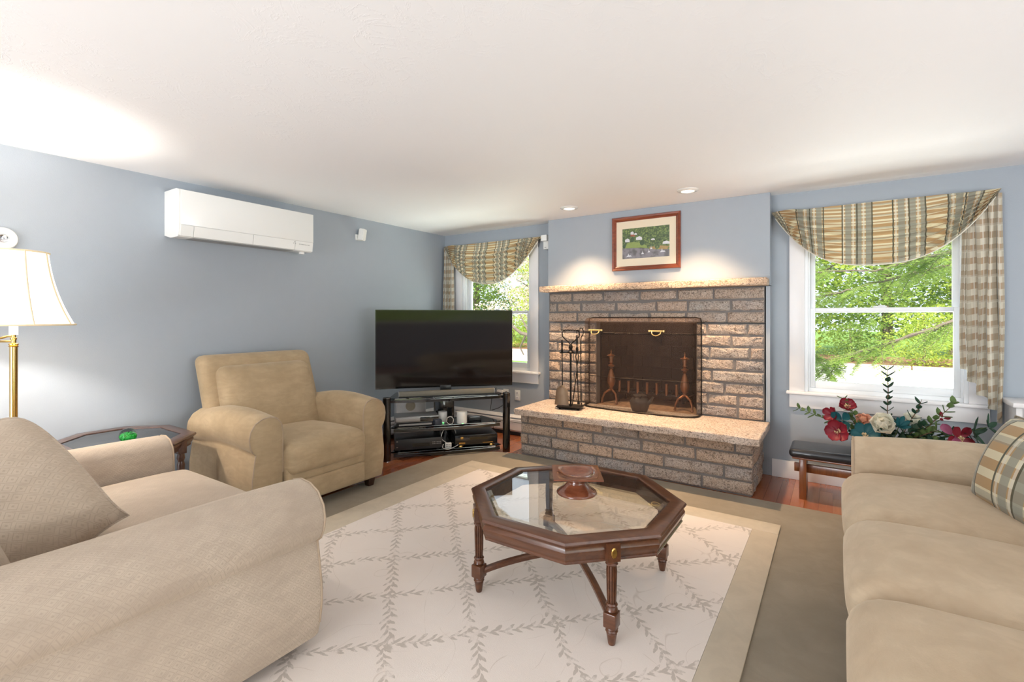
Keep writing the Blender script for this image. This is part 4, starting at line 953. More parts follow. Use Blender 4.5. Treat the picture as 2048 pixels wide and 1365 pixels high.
for x in (-.365, .205):
    y = -.200-.028*(1-(x/.39)**2); h = MB(); h.tube([(x-.062,y-.006,.722),(x+.062,y-.006,.722)], .0075, 10)
    h.tube([(x-.040,y-.008,.720),(x-.036,y-.02,.700),(x-.02,y-.03,.688),(x,y-.032,.684),(x+.02,y-.03,.688),(x+.036,y-.02,.700),(x+.040,y-.008,.720)], .0045, 8)
    for s in (-1, 1): h.box(x+s*.062-.008, x+s*.062+.008, y-.014, y+.004, .713, .731, .003)
    h.build('handle', 'paintedbrass', SC)

# firebox contents: andirons, grate, kettle
def andiron(x, lb):
    t = thing('andiron', lb, 'andiron', (x, 4.47, .4595), group='brass andirons in the firebox')
    MB().lathe([(.012,.135),(.020,.145),(.016,.155),(.034,.185),(.041,.215),(.034,.262),(.018,.32),(.012,.335),(.020,.342),(.012,.350),(.030,.362),(.032,.374),(.012,.382),(.015,.392),(.021,.40),(.016,.415),(.026,.45),(.024,.458),(.042,.466),(.010,.485),(.006,.495),(.009,.505),(.004,.515),(.0,.53)], n=24, cap=False).build('turned_post', 'copper', t)
    pts = [(-.075,-.05,.004),(-.072,-.045,.05),(-.055,-.03,.100),(-.02,-.01,.128),(0,0,.136),(.02,-.01,.128),(.055,-.03,.100),(.072,-.045,.05),(.075,-.05,.004)]
    MB().tube(pts, [.012,.009,.010,.011,.012,.011,.010,.009,.012], 8).build('arched_feet', 'copper', t)
    MB().box(-.010, .010, 0, .36, .085, .105, .003).box(-.010, .010, .34, .36, 0, .085, .002).build('log_bar', 'iron', t)
andiron(-1.825, 'urn-topped brass andiron at the left side of the firebox')
andiron(-1.125, 'urn-topped brass andiron at the right side of the firebox, nearer the kettle spout')
t = thing('fire_grate', 'black iron fire grate with seven upright posts behind the mesh screen', 'fire grate', (-1.505, 4.60, .4595))
m = MB(); m.box(-.33, .31, -.012, .012, .085, .112, .003).box(-.33, .31, .20, .22, .085, .105, .003); m.build('cross_bar', 'iron', t)
for k in range(7):
    x = -.285+.093*k; MB().tube([(x,.21,.10),(x,.02,.10)], .009, 6).build('grate_bar', 'iron', t); MB().lathe([(.014,.10),(.014,.205),(.016,.207),(.012,.212)], (x,0), 14).build('upright_post', 'copper', t, ang=30)
m = MB()
for x in (-.3, .28):
    for y in (0, .21): m.box(x-.01, x+.01, y-.01, y+.01, 0, .09)
m.build('leg', 'iron', t)
t = thing('kettle', 'black cast-iron kettle pot with lid sitting inside the mesh screen', 'kettle', (-1.452, 4.215, HZ))
MB().lathe([(.056,0),(.064,.006),(.076,.035),(.085,.072),(.086,.090),(.082,.104),(.064,.124),(.058,.130),(.060,.142)], n=36).build('pot_body', 'castiron', t, ang=50)
lid = MB().lathe([(.060,.142),(.061,.147),(.040,.155),(.010,.160),(.008,.166),(.012,.172),(.0,.176)], n=32, cap=False).build('lid', 'castiron', t, ang=50)
MB().tube([(.078,0,.085),(.098,0,.100),(.108,0,.120),(.122,0,.142)], [.020,.015,.012,.011], 10).build('spout', 'castiron', t)
for s in (-1, 1): MB().tube([(s*.02,-.055,.128),(s*.028,-.066,.140),(s*.036,-.062,.150),(s*.04,-.05,.142)], .004, 6).build('handle_lug', 'iron', t)
MB().tube([(-.048,-.01,.155),(-.062,-.02,.150),(-.070,-.03,.140),(-.05,-.055,.138),(0,-.068,.140),(.05,-.055,.138)], .003, 6).build('bail_handle', 'iron', t)

# fireplace tool set
TL = thing('fireplace_tools', 'black iron fireplace tool set on stand at the left of the hearth', 'fireplace tools', (-2.03, 4.005, HZ), math.radians(12))
m = MB(); m.rings([[(sx*a, sy*b, z) for sx, sy in ((-1,-1),(1,-1),(1,1),(-1,1))] for a, b, z in ((.095,.075,.010),(.115,.09,.024),(.118,.093,.024),(.118,.093,.028),(.10,.08,.020))]); 
for sx in (-1,1):
    for sy in (-1,1): m.lathe([(.008,0),(.012,.012)], (sx*.085, sy*.065), 8)
m.build('base_tray', 'iron', TL, ang=30)
MB().lathe([(.009,.018),(.009,.505),(.030,.512),(.034,.520),(.018,.534),(.013,.548),(.020,.562),(.017,.58),(.010,.59)], n=20).build('center_post', 'iron', TL)
MB().box(-.105, .105, -.006, .006, .508, .517, .002).build('cross_bar', 'iron', TL)
for s in (-1, 1):
    MB().tube([(0,0,.585),(s*.02,0,.612),(s*.055,0,.640),(s*.080,0,.668),(s*.082,0,.700),(s*.066,0,.718),(s*.052,0,.708),(s*.056,0,.694)], [.005,.006,.006,.006,.006,.005,.004,.003], 8).build('heart_scroll', 'iron', TL)
tw = MB(); pts = [(-.075+.15*k/30, .002*math.sin(k*1.3), .722+.002*math.cos(k*1.3)) for k in range(31)]; tw.tube(pts, [.005+.0015*math.sin(k*2.1) for k in range(31)], 8).tube([(-.075,0,.722),(-.10,0,.726)], [.006,.001], 6).tube([(.075,0,.722),(.098,0,.724)], [.006,.001], 6); tw.build('twisted_handle', 'iron', TL)
TO = 'tools hanging on the fireplace tool stand'
c_, s_ = math.cos(math.radians(12)), math.sin(math.radians(12))
def tl(dx, dy): return (-2.03+dx*c_-dy*s_, 4.005+dx*s_+dy*c_, HZ)
t = thing('fire_shovel', 'ash shovel with broad blade hanging on the left of the tool stand', 'shovel', tl(-.075,-.025), math.radians(12), TO)
MB().lathe([(.004,.50),(.011,.52),(.007,.56),(.010,.60),(.006,.625),(.008,.632),(.0,.636)], n=12, cap=False).build('handle', 'iron', t)
MB().tube([(0,0,.52),(.004,-.004,.21)], .005, 8).build('shaft', 'iron', t)
bl = MB(); R_ = []
for z, w_, d in ((.215,.008,0),(.205,.022,.004),(.185,.045,.006),(.16,.056,.004),(.10,.060,0),(.05,.066,-.003),(.034,.068,-.004)):
    R_.append([(w_*u, -.010-.012*(1-u*u)+d, z) for u in (-1,-.9,-.5,0,.5,.9,1)]+[(w_*u, -.006-.012*(1-u*u)+d, z) for u in (1,.9,.5,0,-.5,-.9,-1)])
bl.rings(R_); bl.build('blade', simple('worn_steel', L(132,112,92), .4, metal=.7, var=.1), t, ang=50)
t = thing('fire_tongs', 'iron tongs with crossing legs hanging at the right of the tool stand', 'tongs', tl(.065,-.02), math.radians(12), TO)
MB().lathe([(.004,.53),(.014,.545),(.012,.56),(.005,.575),(.008,.60),(.009,.65),(.006,.68),(.0,.685)], n=12, cap=False).build('handle', 'iron', t)
MB().tube([(0,0,.56),(-.012,0,.48),(-.004,0,.44),(.0,-.004,.35),(-.04,-.006,.06),(-.045,-.006,.035)], .0045, 8).build('jaw_arm', 'iron', t)
MB().tube([(0,0,.56),(.014,0,.48),(.0,0,.40),(.012,.0,.08)], .0045, 8).tube([(.012,0,.08),(.014,0,.05)], [.010,.014], 8).build('jaw_arm', 'iron', t)
t = thing('fire_poker', 'iron poker with a round loop handle, rightmost on the tool stand', 'poker', tl(.092,.01), math.radians(12), TO)
MB().tube([(0,0,.52),(0,0,.62),(.004,0,.66)]+[(.004+.020*math.sin(a*.55), 0, .705-.038*math.cos(a*.55)) for a in range(1, 11)], [.006]+[.005]*12, 8).build('handle', 'iron', t)
MB().tube([(0,0,.52),(.003,0,.06),(.008,0,.035),(.012,0,.055)], .0045, 8).build('shaft', 'iron', t)

# ------------------------------------------------------------------ valances: one swag and one pleated tail per window
def swag(parent, x0, x1, zt, y, depth, pw=2.6, mat='plaid'):
    nu, nv = 90, 110; mb = MB(); vs_ = []; uv = []; fs = []
    arc = []
    for j in range(nv+1):       # distance along each drape line, so that stripes cross the folds squarely
        zz_ = [j/nv*depth*max(0, 1-abs(2*i/nu-1)**pw) for i in range(nu+1)]; a_ = [0]
        for i in range(nu): a_.append(a_[-1]+math.hypot((x1-x0)/nu, zz_[i+1]-zz_[i]))
        arc.append([q-a_[nu//2] for q in a_])
    for i in range(nu+1):
        u = i/nu; gg = max(0, 1-abs(2*u-1)**pw); e = 4*u*(1-u)
        for j in range(nv+1):
            v = j/nv; z = zt - .004 - v*depth*gg
            # draped folds sweep from the two upper corners, looser towards the hem; the cloth centre hangs flat
            amp = .046*min(1, e*2.2)*max(0, min(1, (v-.16+.9*(1-e)**2)/.16))*(.8+.5*noise.noise(Vector((u*2.5+7, v*3, x0))))
            ph = (v**1.08)*PI*8.0 + 1.5*(u-.5) + .9*noise.noise(Vector((u*2.2, v*1.5, x0)))
            fold = abs(math.sin(ph))**.8
            yy = y - .012 - .035*math.sin(PI*min(1, v*.85))*min(1, e*1.5) - amp*fold
            zz = z - .010*math.sin(2*ph)*amp/.046*(1 if v < .97 else 0)
            vs_.append((x0+(x1-x0)*u, yy, zz))
            # cloth coordinates: gathered at the ends so that the stripes fan out
            cu = arc[j][i] ; cv = v*depth*(2.3*gg+.25) + .10*(1-e)*v + (1-e)*.12
            uv.append((cu+2.0, cv+.02))
    for i in range(nu):
        for j in range(nv): a = i*(nv+1)+j; fs.append((a, a+1, a+nv+2, a+nv+1))
    mb.add(vs_, fs, uv); o = mb.build('swag', mat, parent, ang=80)
    # pale lining edge along the hem
    hem = [vs_[i*(nv+1)+nv] for i in range(2, nu-1)]
    MB().tube([(p[0], p[1]+.004, p[2]-.001) for p in hem], .005, 6).build('hem', simple('cream_hem', L(226,222,208), .7), o)
    return o
def tail(parent, x0, x1, zt, zb0, zb1, y, pleats=4, mat='check'):
    nu, nv = 72, 40; vs_ = []; uv = []; fs = []
    for i in range(nu+1):
        u = i/nu; zb = zb0+(zb1-zb0)*u
        tri = abs(((u*pleats) % 1)*2-1); s = .5-.5*math.cos(PI*((u*pleats) % 1)*2)
        for j in range(nv+1):
            v = j/nv; z = zt+(zb-zt)*v; k = .4+.6*v
            vs_.append((x0+(x1-x0)*(u+(.20/pleats+.10/pleats*v)*math.sin(2*PI*u*pleats)*(1+.3*math.sin(v*2+u*7)))+.006*math.sin(v*6+u*11), y-.012-.045*s*k, z+.012*math.sin(u*pleats*PI*2)*v))
            uv.append((u*.75+1, z))
    for i in range(nu):
        for j in range(nv): a = i*(nv+1)+j; fs.append((a, a+1, a+nv+2, a+nv+1))
    o = MB().add(vs_, fs, uv).build('tail', mat, parent, ang=80)
    bk = [(p[0], p[1]+.006, p[2]-.0) for p in vs_]
    MB().add(bk, [f[::-1] for f in fs]).build('lining', 'lining', o, ang=80)
    return o
V1 = thing('window_valance', 'plaid swag valance with short tail over the left window behind the television', 'curtain', (0, 0, 0), group='plaid valances')
MB().box(-3.95, -2.60, YB-.055, YB-.012, 2.140, 2.158, .002).build('mounting_board', 'plaid', V1)
tail(V1, -3.965, -3.80, 2.135, .60, .92, 4.44, 3); swag(V1, -3.955, -2.598, 2.160, 4.435, .475, 2.3)
V2 = thing('window_valance', 'plaid swag valance with long stepped tail over the right window', 'curtain', (0, 0, 0), group='plaid valances')
MB().box(-.425, .900, YB-.055, YB-.012, 2.130, 2.148, .002).build('mounting_board', 'plaid', V2)
tail(V2, .705, .915, 2.12, .95, .60, 4.44, 4); swag(V2, -.432, .905, 2.152, 4.435, .462, 2.6)

# ------------------------------------------------------------------ bench with flowers, low white wall
BN = thing('bench', 'low wooden bench with black padded vinyl seat under the right window', 'bench', (.30, 4.145, 0))
MB().rbox((0,0,.328), (1.16,.33,.062), .028, crown=.012, mid=8, fn=lambda v: v).build('padded_seat', 'vinylseat', BN)
MB().box(-.56, .56, -.14, .14, .285, .298, .003).build('seat_board', 'pine', BN)
for s in (-1, 1):
    MB().box(s*.495-.022, s*.495+.022, -.13, .13, .0, .285, .004).build('leg', 'pine', BN)
MB().box(-.555, .555, -.016, .016, .165, .225, .003).build('stretcher', 'pine', BN)
HWL = tag(link('trim_2', None), kind='structure'); HWL.location = (.93, 4.23, 0)
MB().box(.0, 2.40, .0, .255, 0, .742).build('panel_core', 'trim', HWL, smooth=False)
MB().box(.035, 2.40, -.012, .0, .10, .735, .003).build('panel_face', 'trim', HWL); MB().box(-.022, 2.42, -.035, .257, .742, .772, .006).build('cap', 'trim', HWL)
MB().box(.0, 2.40, -.014, .0, 0, .09, .003).build('base_strip', 'trim', HWL)

def leafmat(name, a, b, tr=.25, rough=.5, spec=.4):
    g = G(name); oi = g.n('ShaderNodeObjectInfo').outputs['Random']; nz = g.noise(1.3, 3); ge = g.n('ShaderNodeNewGeometry').outputs['Random Per Island']
    c = g.mix(g.M('ADD', g.M('MULTIPLY', nz, .6), g.M('MULTIPLY', ge, .5)), a, b); g.set(Base_Color=c, Roughness=rough)
    t = g.n('ShaderNodeBsdfTranslucent'); g.put(t.inputs[0], c); ms = g.n('ShaderNodeMixShader'); ms.inputs[0].default_value = tr
    g.t.links.new(g.b.outputs[0], ms.inputs[1]); g.t.links.new(t.outputs[0], ms.inputs[2]); g.t.links.new(ms.outputs[0], g.out.inputs[0]); return g.m
MT['leaf'] = leafmat('olive_green_leaf', L(58,86,44), L(118,142,84)); MT['darkleaf'] = leafmat('dark_green_leaf', L(22,52,40), L(44,80,56)); MT['teal'] = leafmat('teal_petal', L(14,68,76), L(34,106,112), .15)
MT['burg'] = leafmat('burgundy_petal', L(98,14,30), L(150,34,52), .15); MT['ivory'] = leafmat('ivory_petal', L(244,238,214), L(252,250,238), .3); MT['peach'] = leafmat('peach_petal', L(222,140,110), L(240,190,160), .25); MT['mauve'] = leafmat('mauve_petal', L(140,60,100), L(188,110,144), .2)
MT['stamen'] = simple('pale_stamen', L(230,204,160), .7, var=.15, scale=200); MT['twig'] = simple('brown_twig', L(112,84,64), .8)
def petal_mesh(mb, M, ln, wd, cup=.3, n=5, ruffle=0, tip=.5):
    """one petal or leaf from the origin along +x"""
    vs_ = []; fs = []
    for i in range(n+1):
        u = i/n; w_ = wd/2*(math.sin(PI*min(1, u**(1.0 if tip < .7 else tip)))**.55 if 0 < u < 1 else 0)*(.55+.6*u if tip < .7 else 1)+.0004
        for j in range(-2, 3):
            v = j/2; z = cup*ln*(u**2)*.5+cup*wd*v*v*.6+ruffle*math.sin(v*5+u*7)*u
            vs_.append(M @ Vector((ln*u, w_*v, z)))
    for i in range(n):
        for j in range(4): a = i*5+j; fs.append((a, a+5, a+6, a+1))
    mb.add(vs_, fs)
FA = thing('flower_arrangement', 'artificial flowers in burgundy, ivory and teal standing on the bench below the window', 'flowers', (.31, 4.13, .362))
MB().lathe([(.055,0),(.062,.004),(.075,.035),(.070,.07),(.052,.09),(.048,.093)], n=28).build('vase', simple('brown_clay_pot', L(96,70,52), .6), FA)
RF = random.Random(3)
def Mrot(loc, dr, roll=0):
    d = Vector(dr).normalized(); q = d.to_track_quat('Z', 'Y'); return Matrix.Translation(loc) @ q.to_matrix().to_4x4() @ Matrix.Rotation(roll, 4, 'Z')
def flower(loc, dr, np_, ln, wd, mat, cup=.35, tilt=.35, center=True, ruffle=0, layers=1, stem=True):
    M = Mrot(loc, dr, RF.random()*3); root = None
    for la in range(layers):
        for k in range(np_):
            a = 2*PI*k/np_+la*.5; Mp = M @ Matrix.Rotation(a, 4, 'Z') @ Matrix.Rotation(-(tilt+la*.42+RF.uniform(-.1,.1)), 4, 'Y') @ Matrix.Translation((.006, 0, 0))
            mb = MB(); petal_mesh(mb, Mp, ln*1.05*(1-.18*la)*RF.uniform(.92,1.08), wd*1.22, cup, 8, ruffle, .62 if mat != 'darkleaf' else .85); 
            if root is None: root = mb.build('petal', mat, FA, ang=70)
            else: mb.build('petal', mat, FA, ang=70)
    if center:
        mb = MB()
        for k in range(40):
            a, r = RF.random()*6.28, RF.random()**.5*.020; p0 = M @ Vector((r*.5*math.cos(a), r*.5*math.sin(a), .002)); p1 = M @ Vector((r*math.cos(a), r*math.sin(a), .018+RF.random()*.006))
            mb.tube([p0, p1], [.0008, .0020], 4)
        mb.build('stamen_cluster', 'stamen', FA)
    if stem:
        p = Vector(loc)-Vector(dr).normalized()*.004; MB().tube([p, p*.6+Vector((0,.01,.02)), (RF.uniform(-.02,.02), RF.uniform(-.02,.02), .07)], .0025, 5).build('stem', 'leaf', FA)
def sprig(pts, mat, ll=.04, lw=.022, step=.028, stemmat='twig', pair=True):
    P = [Vector(p) for p in pts]; mb = MB(); mb.tube(P, [.0028]*(len(P)-1)+[.0012], 5); mb.build('stem', stemmat, FA)
    acc = 0; side = 0; lv = MB()
    for a, b in zip(P[:-1], P[1:]):
        d = b-a; Ln = d.length; t = acc
        while t < Ln:
            p = a+d*(t/Ln); side += 1
            for s in ((0, 1) if pair else (side % 2,)):
                ang = PI*s+RF.uniform(-.5,.5)+side*.9; o1 = d.normalized().orthogonal().normalized(); o1 = Matrix.Rotation(ang, 3, d) @ o1
                dirv = (o1*.9+d.normalized()*.55).normalized(); q = dirv.to_track_quat('X', 'Z')
                one = MB(); petal_mesh(one, Matrix.Translation(p) @ q.to_matrix().to_4x4(), 1.25*ll*RF.uniform(.8,1.15), lw*1.35, .25, 4, 0, .8); one.build('leaf', mat, FA, ang=70)
            t += step
        acc = t-Ln
def fa(px_x, z, y=0): return (px_x, y, z)
# local frame: x right, z up; faces of the flowers look at the room (-y)
flower((-.295,-.13,.155), (-.35,-1,.25), 5, .078, .070, 'burg', cup=.25)
flower((-.245,-.03,.310), (.1,-.8,.7), 5, .055, .052, 'burg', cup=.45)
flower((-.325,-.05,.250), (-.6,-.8,.3), 4, .055, .050, 'burg', cup=.4, center=False)
flower((-.05,-.06,.215), (0,-1,.45), 6, .090, .085, 'ivory', cup=.5, tilt=.5, center=False, ruffle=.006, layers=3)
flower((-.15,-.03,.235), (-.1,-1,.3), 5, .06, .05, 'peach', cup=.5, tilt=.6, center=False, layers=2, ruffle=.004)
flower((.10,.05,.235), (.2,-.6,.7), 6, .055, .05, 'ivory', cup=.5, center=False, layers=2)
flower((.33,-.06,.180), (.55,-1,.1), 5, .082, .050, 'burg', cup=.2, tilt=.1)
flower((.30,-.07,.195), (-.4,-1,.2), 2, .08, .048, 'mauve', cup=.3, center=False)
flower((.26,.0,.285), (.3,-.7,.6), 3, .035, .02, 'burg', cup=.5, center=False)
flower((-.145,-.10,.145), (.0,-1,.5), 6, .080, .055, 'teal', cup=.2, tilt=.3)
flower((-.27,-.08,.225), (-.4,-1,.1), 4, .070, .05, 'teal', cup=.2, center=False)
flower((.035,-.07,.215), (.3,-.8,.7), 7, .070, .026, 'teal', cup=.3, tilt=.7, center=False)
flower((.40,-.03,.22), (1,-.4,.2), 6, .10, .03, 'darkleaf', cup=.15, tilt=.3, center=False)
flower((.47,-.02,.26), (.8,-.4,.5), 5, .08, .026, 'darkleaf', cup=.15, tilt=.3, center=False)
flower((.22,-.08,.10), (.1,-1,.2), 7, .09, .028, 'darkleaf', cup=.15, tilt=.2, center=False)
flower((.37,-.10,.10), (.6,-1,-.2), 3, .08, .03, 'leaf', cup=.25, center=False)
sprig([(0,0,.10),(-.02,0,.30),(-.015,0,.44),(-.02,-.01,.585)], 'darkleaf', .042, .020, .040)
sprig([(.04,0,.10),(.10,0,.25),(.14,0,.33),(.16,0,.40)], 'darkleaf', .042, .020, .036)
sprig([(.06,0,.08),(.17,0,.20),(.25,0,.30),(.335,0,.405)], 'leaf', .045, .024, .036)
sprig([(-.06,0,.08),(-.24,-.02,.16),(-.40,-.03,.225),(-.55,-.03,.275)], 'leaf', .036, .020, .034, 'leaf')
sprig([(-.04,0,.08),(-.18,-.02,.24),(-.25,-.0,.33),(-.265,.0,.375)], 'leaf', .036, .020, .03, 'leaf')
sprig([(.02,0,.08),(.10,-.05,.14),(.18,-.06,.19),(.24,-.05,.22)], 'leaf', .045, .028, .026)
sprig([(.0,0,.08),(.06,-.07,.12),(.13,-.08,.10),(.20,-.06,.14)], 'darkleaf', .045, .026, .024)
sprig([(-.02,0,.08),(-.10,-.05,.16),(-.20,-.06,.20),(-.23,-.04,.26)], 'leaf', .04, .024, .026)
sprig([(.05,.02,.08),(.20,.0,.16),(.32,0,.20),(.42,0,.19)], 'darkleaf', .045, .022, .026)
sprig([(0,.02,.08),(.0,.0,.18),(.02,0,.22)], 'darkleaf', .045, .03, .02)

for a_, b_, c__, m_ in (((.10,-.05,.10),(.22,-.08,.14),(.30,-.08,.12),'leaf'),((-.05,-.04,.10),(-.10,-.09,.13),(-.06,-.11,.17),'darkleaf'),((.05,-.03,.12),(.10,-.08,.19),(.16,-.08,.24),'darkleaf'),((-.1,0,.12),(-.2,-.04,.13),(-.30,-.06,.12),'darkleaf')):
    sprig([(0,0,.08), a_, b_, c__], m_, .045, .026, .022)
# ------------------------------------------------------------------ outdoors
GZ = -.5
MT['grass'] = simple('lawn_grass', L(112,150,58), .9, var=.22, scale=3, bump=.5, bscale=60)
MT['asphalt'] = simple('pale_driveway', L(206,200,196), .9, var=.04, scale=1.2, bump=.3, bscale=90)
MT['mulch'] = simple('brown_mulch', L(140,104,78), .95, var=.3, scale=9, bump=.8, bscale=40)
MT['kerb'] = simple('granite_kerb', L(196,186,178), .85, var=.1)
MT['bark'] = simple('gray_bark', L(124,110,98), .9, var=.2, scale=9, bump=.8, bscale=30)
tag(MB().box(-60, 50, 4.7, 75, GZ-.2, GZ).build('lawn', 'grass', smooth=False), 'green lawn outside the windows', 'lawn')
tag(MB().prism([(-7.2,7.5),(9,5.5),(22,6),(26,21.0),(3,21.0),(-20,21.0),(-45,19),(-45,17),(-20,17.2),(-9,16.6)], GZ, GZ+.02).build('driveway', 'asphalt', smooth=False), 'wide pale sunlit driveway seen through the right window', 'driveway')
tag(MB().prism([(-50,21.6),(40,21.2),(44,26),(-50,29)], GZ, GZ+.03).build('mulch_bed', 'mulch', smooth=False), 'strip of brown mulch under the trees past the driveway', 'ground')
kb = thing('kerb', 'pale granite kerb along the far edge of the driveway', 'kerb', (0, 21.05, GZ))
x = -30
while x < 26: l = random.uniform(1.2,1.8); MB().box(x+.02, x+l-.02, 0, .16, 0, .15+random.uniform(-.01,.01), .02).build('kerb_stone', 'kerb', kb, smooth=False); x += l
MT['fol1'] = leafmat('bright_foliage', L(140,176,52), L(218,232,110), .5); MT['fol2'] = leafmat('deep_foliage', L(92,134,54), L(166,192,90), .45); MT['fol3'] = leafmat('silver_foliage', L(120,150,104), L(196,210,168), .4); MT['fol4'] = leafmat('pink_white_blossom', L(222,196,180), L(248,236,220), .4)
MT['needle'] = leafmat('hemlock_needles', L(96,138,54), L(182,206,98), .45)
RT = random.Random(21)
def blob_leaves(mb, c, rad, n, size, flat=.6, shell=.35):
    for _ in range(n):
        while True:
            p = Vector((RT.uniform(-1,1), RT.uniform(-1,1), RT.uniform(-1,1)))
            if shell < p.length < 1: break
        q = Vector(c)+Vector((p.x*rad[0], p.y*rad[1], p.z*rad[2])); s = size*RT.uniform(.6,1.3)
        a = Vector((RT.gauss(0,1), RT.gauss(0,1), RT.gauss(0,1)*flat)).normalized(); b = a.orthogonal().normalized(); b = Matrix.Rotation(RT.random()*6.28, 3, a) @ b; b2 = b*.55
        d = a*s; mb.add([q, q+d*.5+b2*s*.5, q+d, q+d*.5-b2*s*.5], [(0,1,2,3)])
def make_tree(h, w_, n, mat, size, low=.15):
    cr = MB()
    k = 9
    for i in range(k):
        a = 2.4*i; r = w_*.30*(.4+.6*RT.random()); z = h*(low+(.86-low)*(i/(k-1)))
        blob_leaves(cr, (r*math.cos(a), r*math.sin(a), z), (w_*.34, w_*.34, h*.13), n//k, size)
    cm = cr.build('crown', mat, None, smooth=False); tr = MB()
    tr.tube([(0,0,-.1),(w_*.02,0,h*.3),(0,w_*.02,h*.6),(0,0,h*.9)], [h*.022,h*.018,h*.012,h*.004], 8)
    for i in range(6): a = 1.7*i; z = h*(.25+.1*i); tr.tube([(0,0,z),(w_*.25*math.cos(a), w_*.25*math.sin(a), z+h*.1)], [h*.008,h*.003], 5)
    tm = tr.build('trunk', 'bark', None); a, b = cm.data, tm.data; bpy.data.objects.remove(cm); bpy.data.objects.remove(tm); return a, b
TM = [make_tree(9, 5.5, 8000, 'fol1', .21), make_tree(10, 5, 8000, 'fol2', .20), make_tree(8, 5.5, 8000, 'fol3', .19), make_tree(3.0, 3.6, 3600, 'fol1', .13, .1), make_tree(2.6, 3.6, 3600, 'fol2', .13, .1), make_tree(4.6, 5.0, 5600, 'fol4', .12, .12)]
def plant(name, kind, label, x, y, s, group, cat, z=GZ):
    t = thing(name, label, cat, (x, y, z), RT.random()*6.28, group); t.scale = (s, s, s*RT.uniform(.92,1.08))
    link('crown', TM[kind][0], t); link('trunk', TM[kind][1], t); return t
TL_ = ['bright green leafy tree in the woods beyond the driveway', 'deep green tree in the woods beyond the driveway', 'silvery green tree in the woods beyond the driveway']
GR = ['bright green trees beyond the driveway', 'deep green trees beyond the driveway', 'silvery green trees beyond the driveway']
for i in range(26):
    x = -36+2.35*i+RT.uniform(-.7,.7); y = 27+RT.uniform(-2,4)+(i % 2)*3.5; k = (0,1,0,2,1)[i % 5]
    plant('tree', k, TL_[k], x, y, RT.uniform(.9,1.15), GR[k], 'tree')
for i in range(15):
    x = -20+2.3*i+RT.uniform(-.5,.5); k = 3+(i % 2)
    plant('shrub', k, ('bright green shrub' if k == 3 else 'deep green shrub')+' at the foot of the trees behind the kerb', x, 22.9+RT.uniform(0,1.2), RT.uniform(.55,.85), 'bright shrubs behind the kerb' if k == 3 else 'deep green shrubs behind the kerb', 'shrub')
for i, (x, y, s, lb) in enumerate(((-11.6,13.6,.95,'pink and white flowering shrub filling the upper left window'),(-7.6,12.8,.95,'white blossoming shrub at the right side of the left window view'))):
    t = plant('flowering_shrub', 5, lb, x, y+5.5, s, 'blossoming shrubs outside the left window', 'shrub'); t.location.z = GZ+1.25
    t2 = plant('shrub', 3, ('green shrub mixed with pink blossom outside the left window', 'green shrub beside the white blossom outside the left window')[i], x+.9, y+6.6, 1.35, None, 'shrub', GZ+.9)
# bare leaning branch in the lower left window
tag(MB().tube([(-9.9,14.0,1.35),(-9.0,14.0,.75),(-8.3,14.0,.62),(-7.7,14,.1),(-7.2,14,.0)], [.03,.06,.075,.08,.09], 8).tube([(-8.8,14,.70),(-9.1,14.1,.25),(-8.95,14.1,.0)], [.04,.03,.02], 6).tube([(-8.6,14,.66),(-9.3,14.2,1.6)], [.04,.015], 6).build('leaning_branch', 'bark'), 'bare gray leaning branch outside the left window beside the television', 'branch')
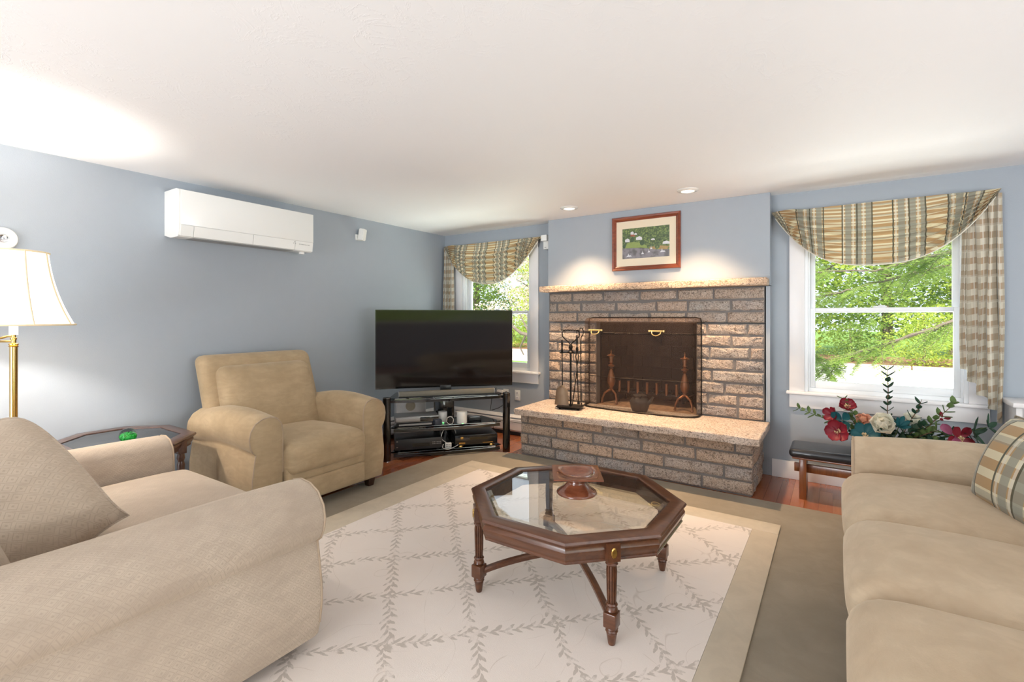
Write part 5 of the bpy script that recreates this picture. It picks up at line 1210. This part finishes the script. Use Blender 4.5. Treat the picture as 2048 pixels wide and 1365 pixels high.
# hemlock boughs hanging close outside the right window
def hemlock(pts, r0, label, ns, spread, droop):
    t = thing('hemlock_bough', label, 'branch', (0,0,0), group='hemlock boughs outside the right window')
    P = [Vector(p) for p in pts]; dense = []
    for i in range(len(P)-1):
        for k in range(10): dense.append(P[i].lerp(P[i+1], k/10))
    dense.append(P[-1]); N = len(dense); dense = [p+Vector((0, RT.uniform(-.008,.008), RT.uniform(-.012,.012))) for p in dense]
    MB().tube(dense, [r0*(1-.8*i/N) for i in range(N)], 7).build('limb', 'bark', t); tw = MB(); nd = MB()
    for i in range(ns):
        f = RT.uniform(.05, 1.0); p = dense[min(N-1, int(f*N))]; tg_ = (P[-1]-P[0]).normalized(); sd = RT.choice((-1,1))
        d = (tg_*.55+Vector((RT.gauss(0,.35), sd*RT.uniform(.2,1), RT.gauss(-.08,.30)))).normalized(); ln = spread*RT.uniform(.5,1.1); m_ = 14
        q = p.copy(); path = [q.copy()]
        for k in range(m_): d = (d+Vector((0,0,-droop/m_))+Vector((RT.gauss(0,.05),RT.gauss(0,.05),RT.gauss(0,.04)))).normalized(); q = q+d*ln/m_; path.append(q.copy())
        tw.tube(path, [.004*(1-.7*k/m_) for k in range(m_+1)], 4)
        up = Vector((0,0,1)); side = d.cross(up).normalized()
        for k in range(1, m_+1):
            for s in (-1, 1):
                L2 = ln*.34*(1-.55*k/m_)*RT.uniform(.6,1.1); dd = (side*s+d*.7+Vector((0,0,RT.gauss(-.15,.22)))).normalized(); n2 = max(3, int(L2/.022))
                for j in range(n2):
                    b = path[k]+dd*L2*(j/n2); 
                    for s2 in (-1, 1):
                        e = (dd.cross(up).normalized()*s2+dd*.5+Vector((0,0,RT.gauss(0,.25)))).normalized(); l3 = .030*RT.uniform(.7,1.3); w3 = dd*.0065
                        nd.add([b-w3, b+w3, b+e*l3], [(0,1,2)])
    tw.build('twigs', 'bark', t); tag(nd.build('needles', 'needle', t, smooth=False), kind='stuff')
hemlock([(2.6,7.0,1.75),(1.9,7.0,1.52),(1.09,7.0,1.27),(.62,6.95,1.05),(.15,6.95,.86),(-.15,6.9,.66)], .035, 'hemlock bough crossing the lower half of the right window', 44, .62, .55)
hemlock([(2.4,7.0,2.30),(1.2,7.0,2.06),(.75,7.0,1.95),(.38,7,1.84),(-.3,7,1.86)], .026, 'upper hemlock bough just below the valance of the right window', 34, .60, .5)
hemlock([(2.2,7.4,2.10),(1.2,7.4,1.92),(.6,7.4,1.78),(.0,7.4,1.60),(-.5,7.4,1.50)], .026, 'middle hemlock bough above the meeting rail of the right window', 36, .66, .6)
hemlock([(-1.8,7.6,2.0),(-1.0,7.4,1.5),(-.5,7.3,1.1),(-.2,7.2,.78)], .022, 'drooping hemlock bough at the left edge of the right window', 34, .60, .9)
for i, (x, y) in enumerate(((8.6,-1.6),(9.4,-5.0),(10.5,-8.2))):
    t = thing('tree', ('leafy tree behind the house, reflected in dark glass','middle leafy tree behind the house','last leafy tree behind the house')[i], 'tree', (x, y, GZ), i*1.3, 'trees behind the house'); t.scale = (.75,.75,.6); link('crown', TM[0][0], t); link('trunk', TM[0][1], t)
FL = thing('flower_clump', 'low yellow flowering plant at the driveway edge below the right window', 'plant', (1.55, 9.0, GZ))
mb = MB(); blob_leaves(mb, (0,0,.33), (.30,.2,.12), 400, .04, 1.2, 0); mb.build('blossoms', leafmat('yellow_blossom', L(228,206,90), L(250,240,170)), FL, smooth=False)
mb = MB(); [mb.tube([(RT.uniform(-.2,.2),RT.uniform(-.1,.1),0),(RT.uniform(-.25,.25),RT.uniform(-.1,.1),.38)], .004, 4) for _ in range(30)]; mb.build('stems', 'fol1', FL)
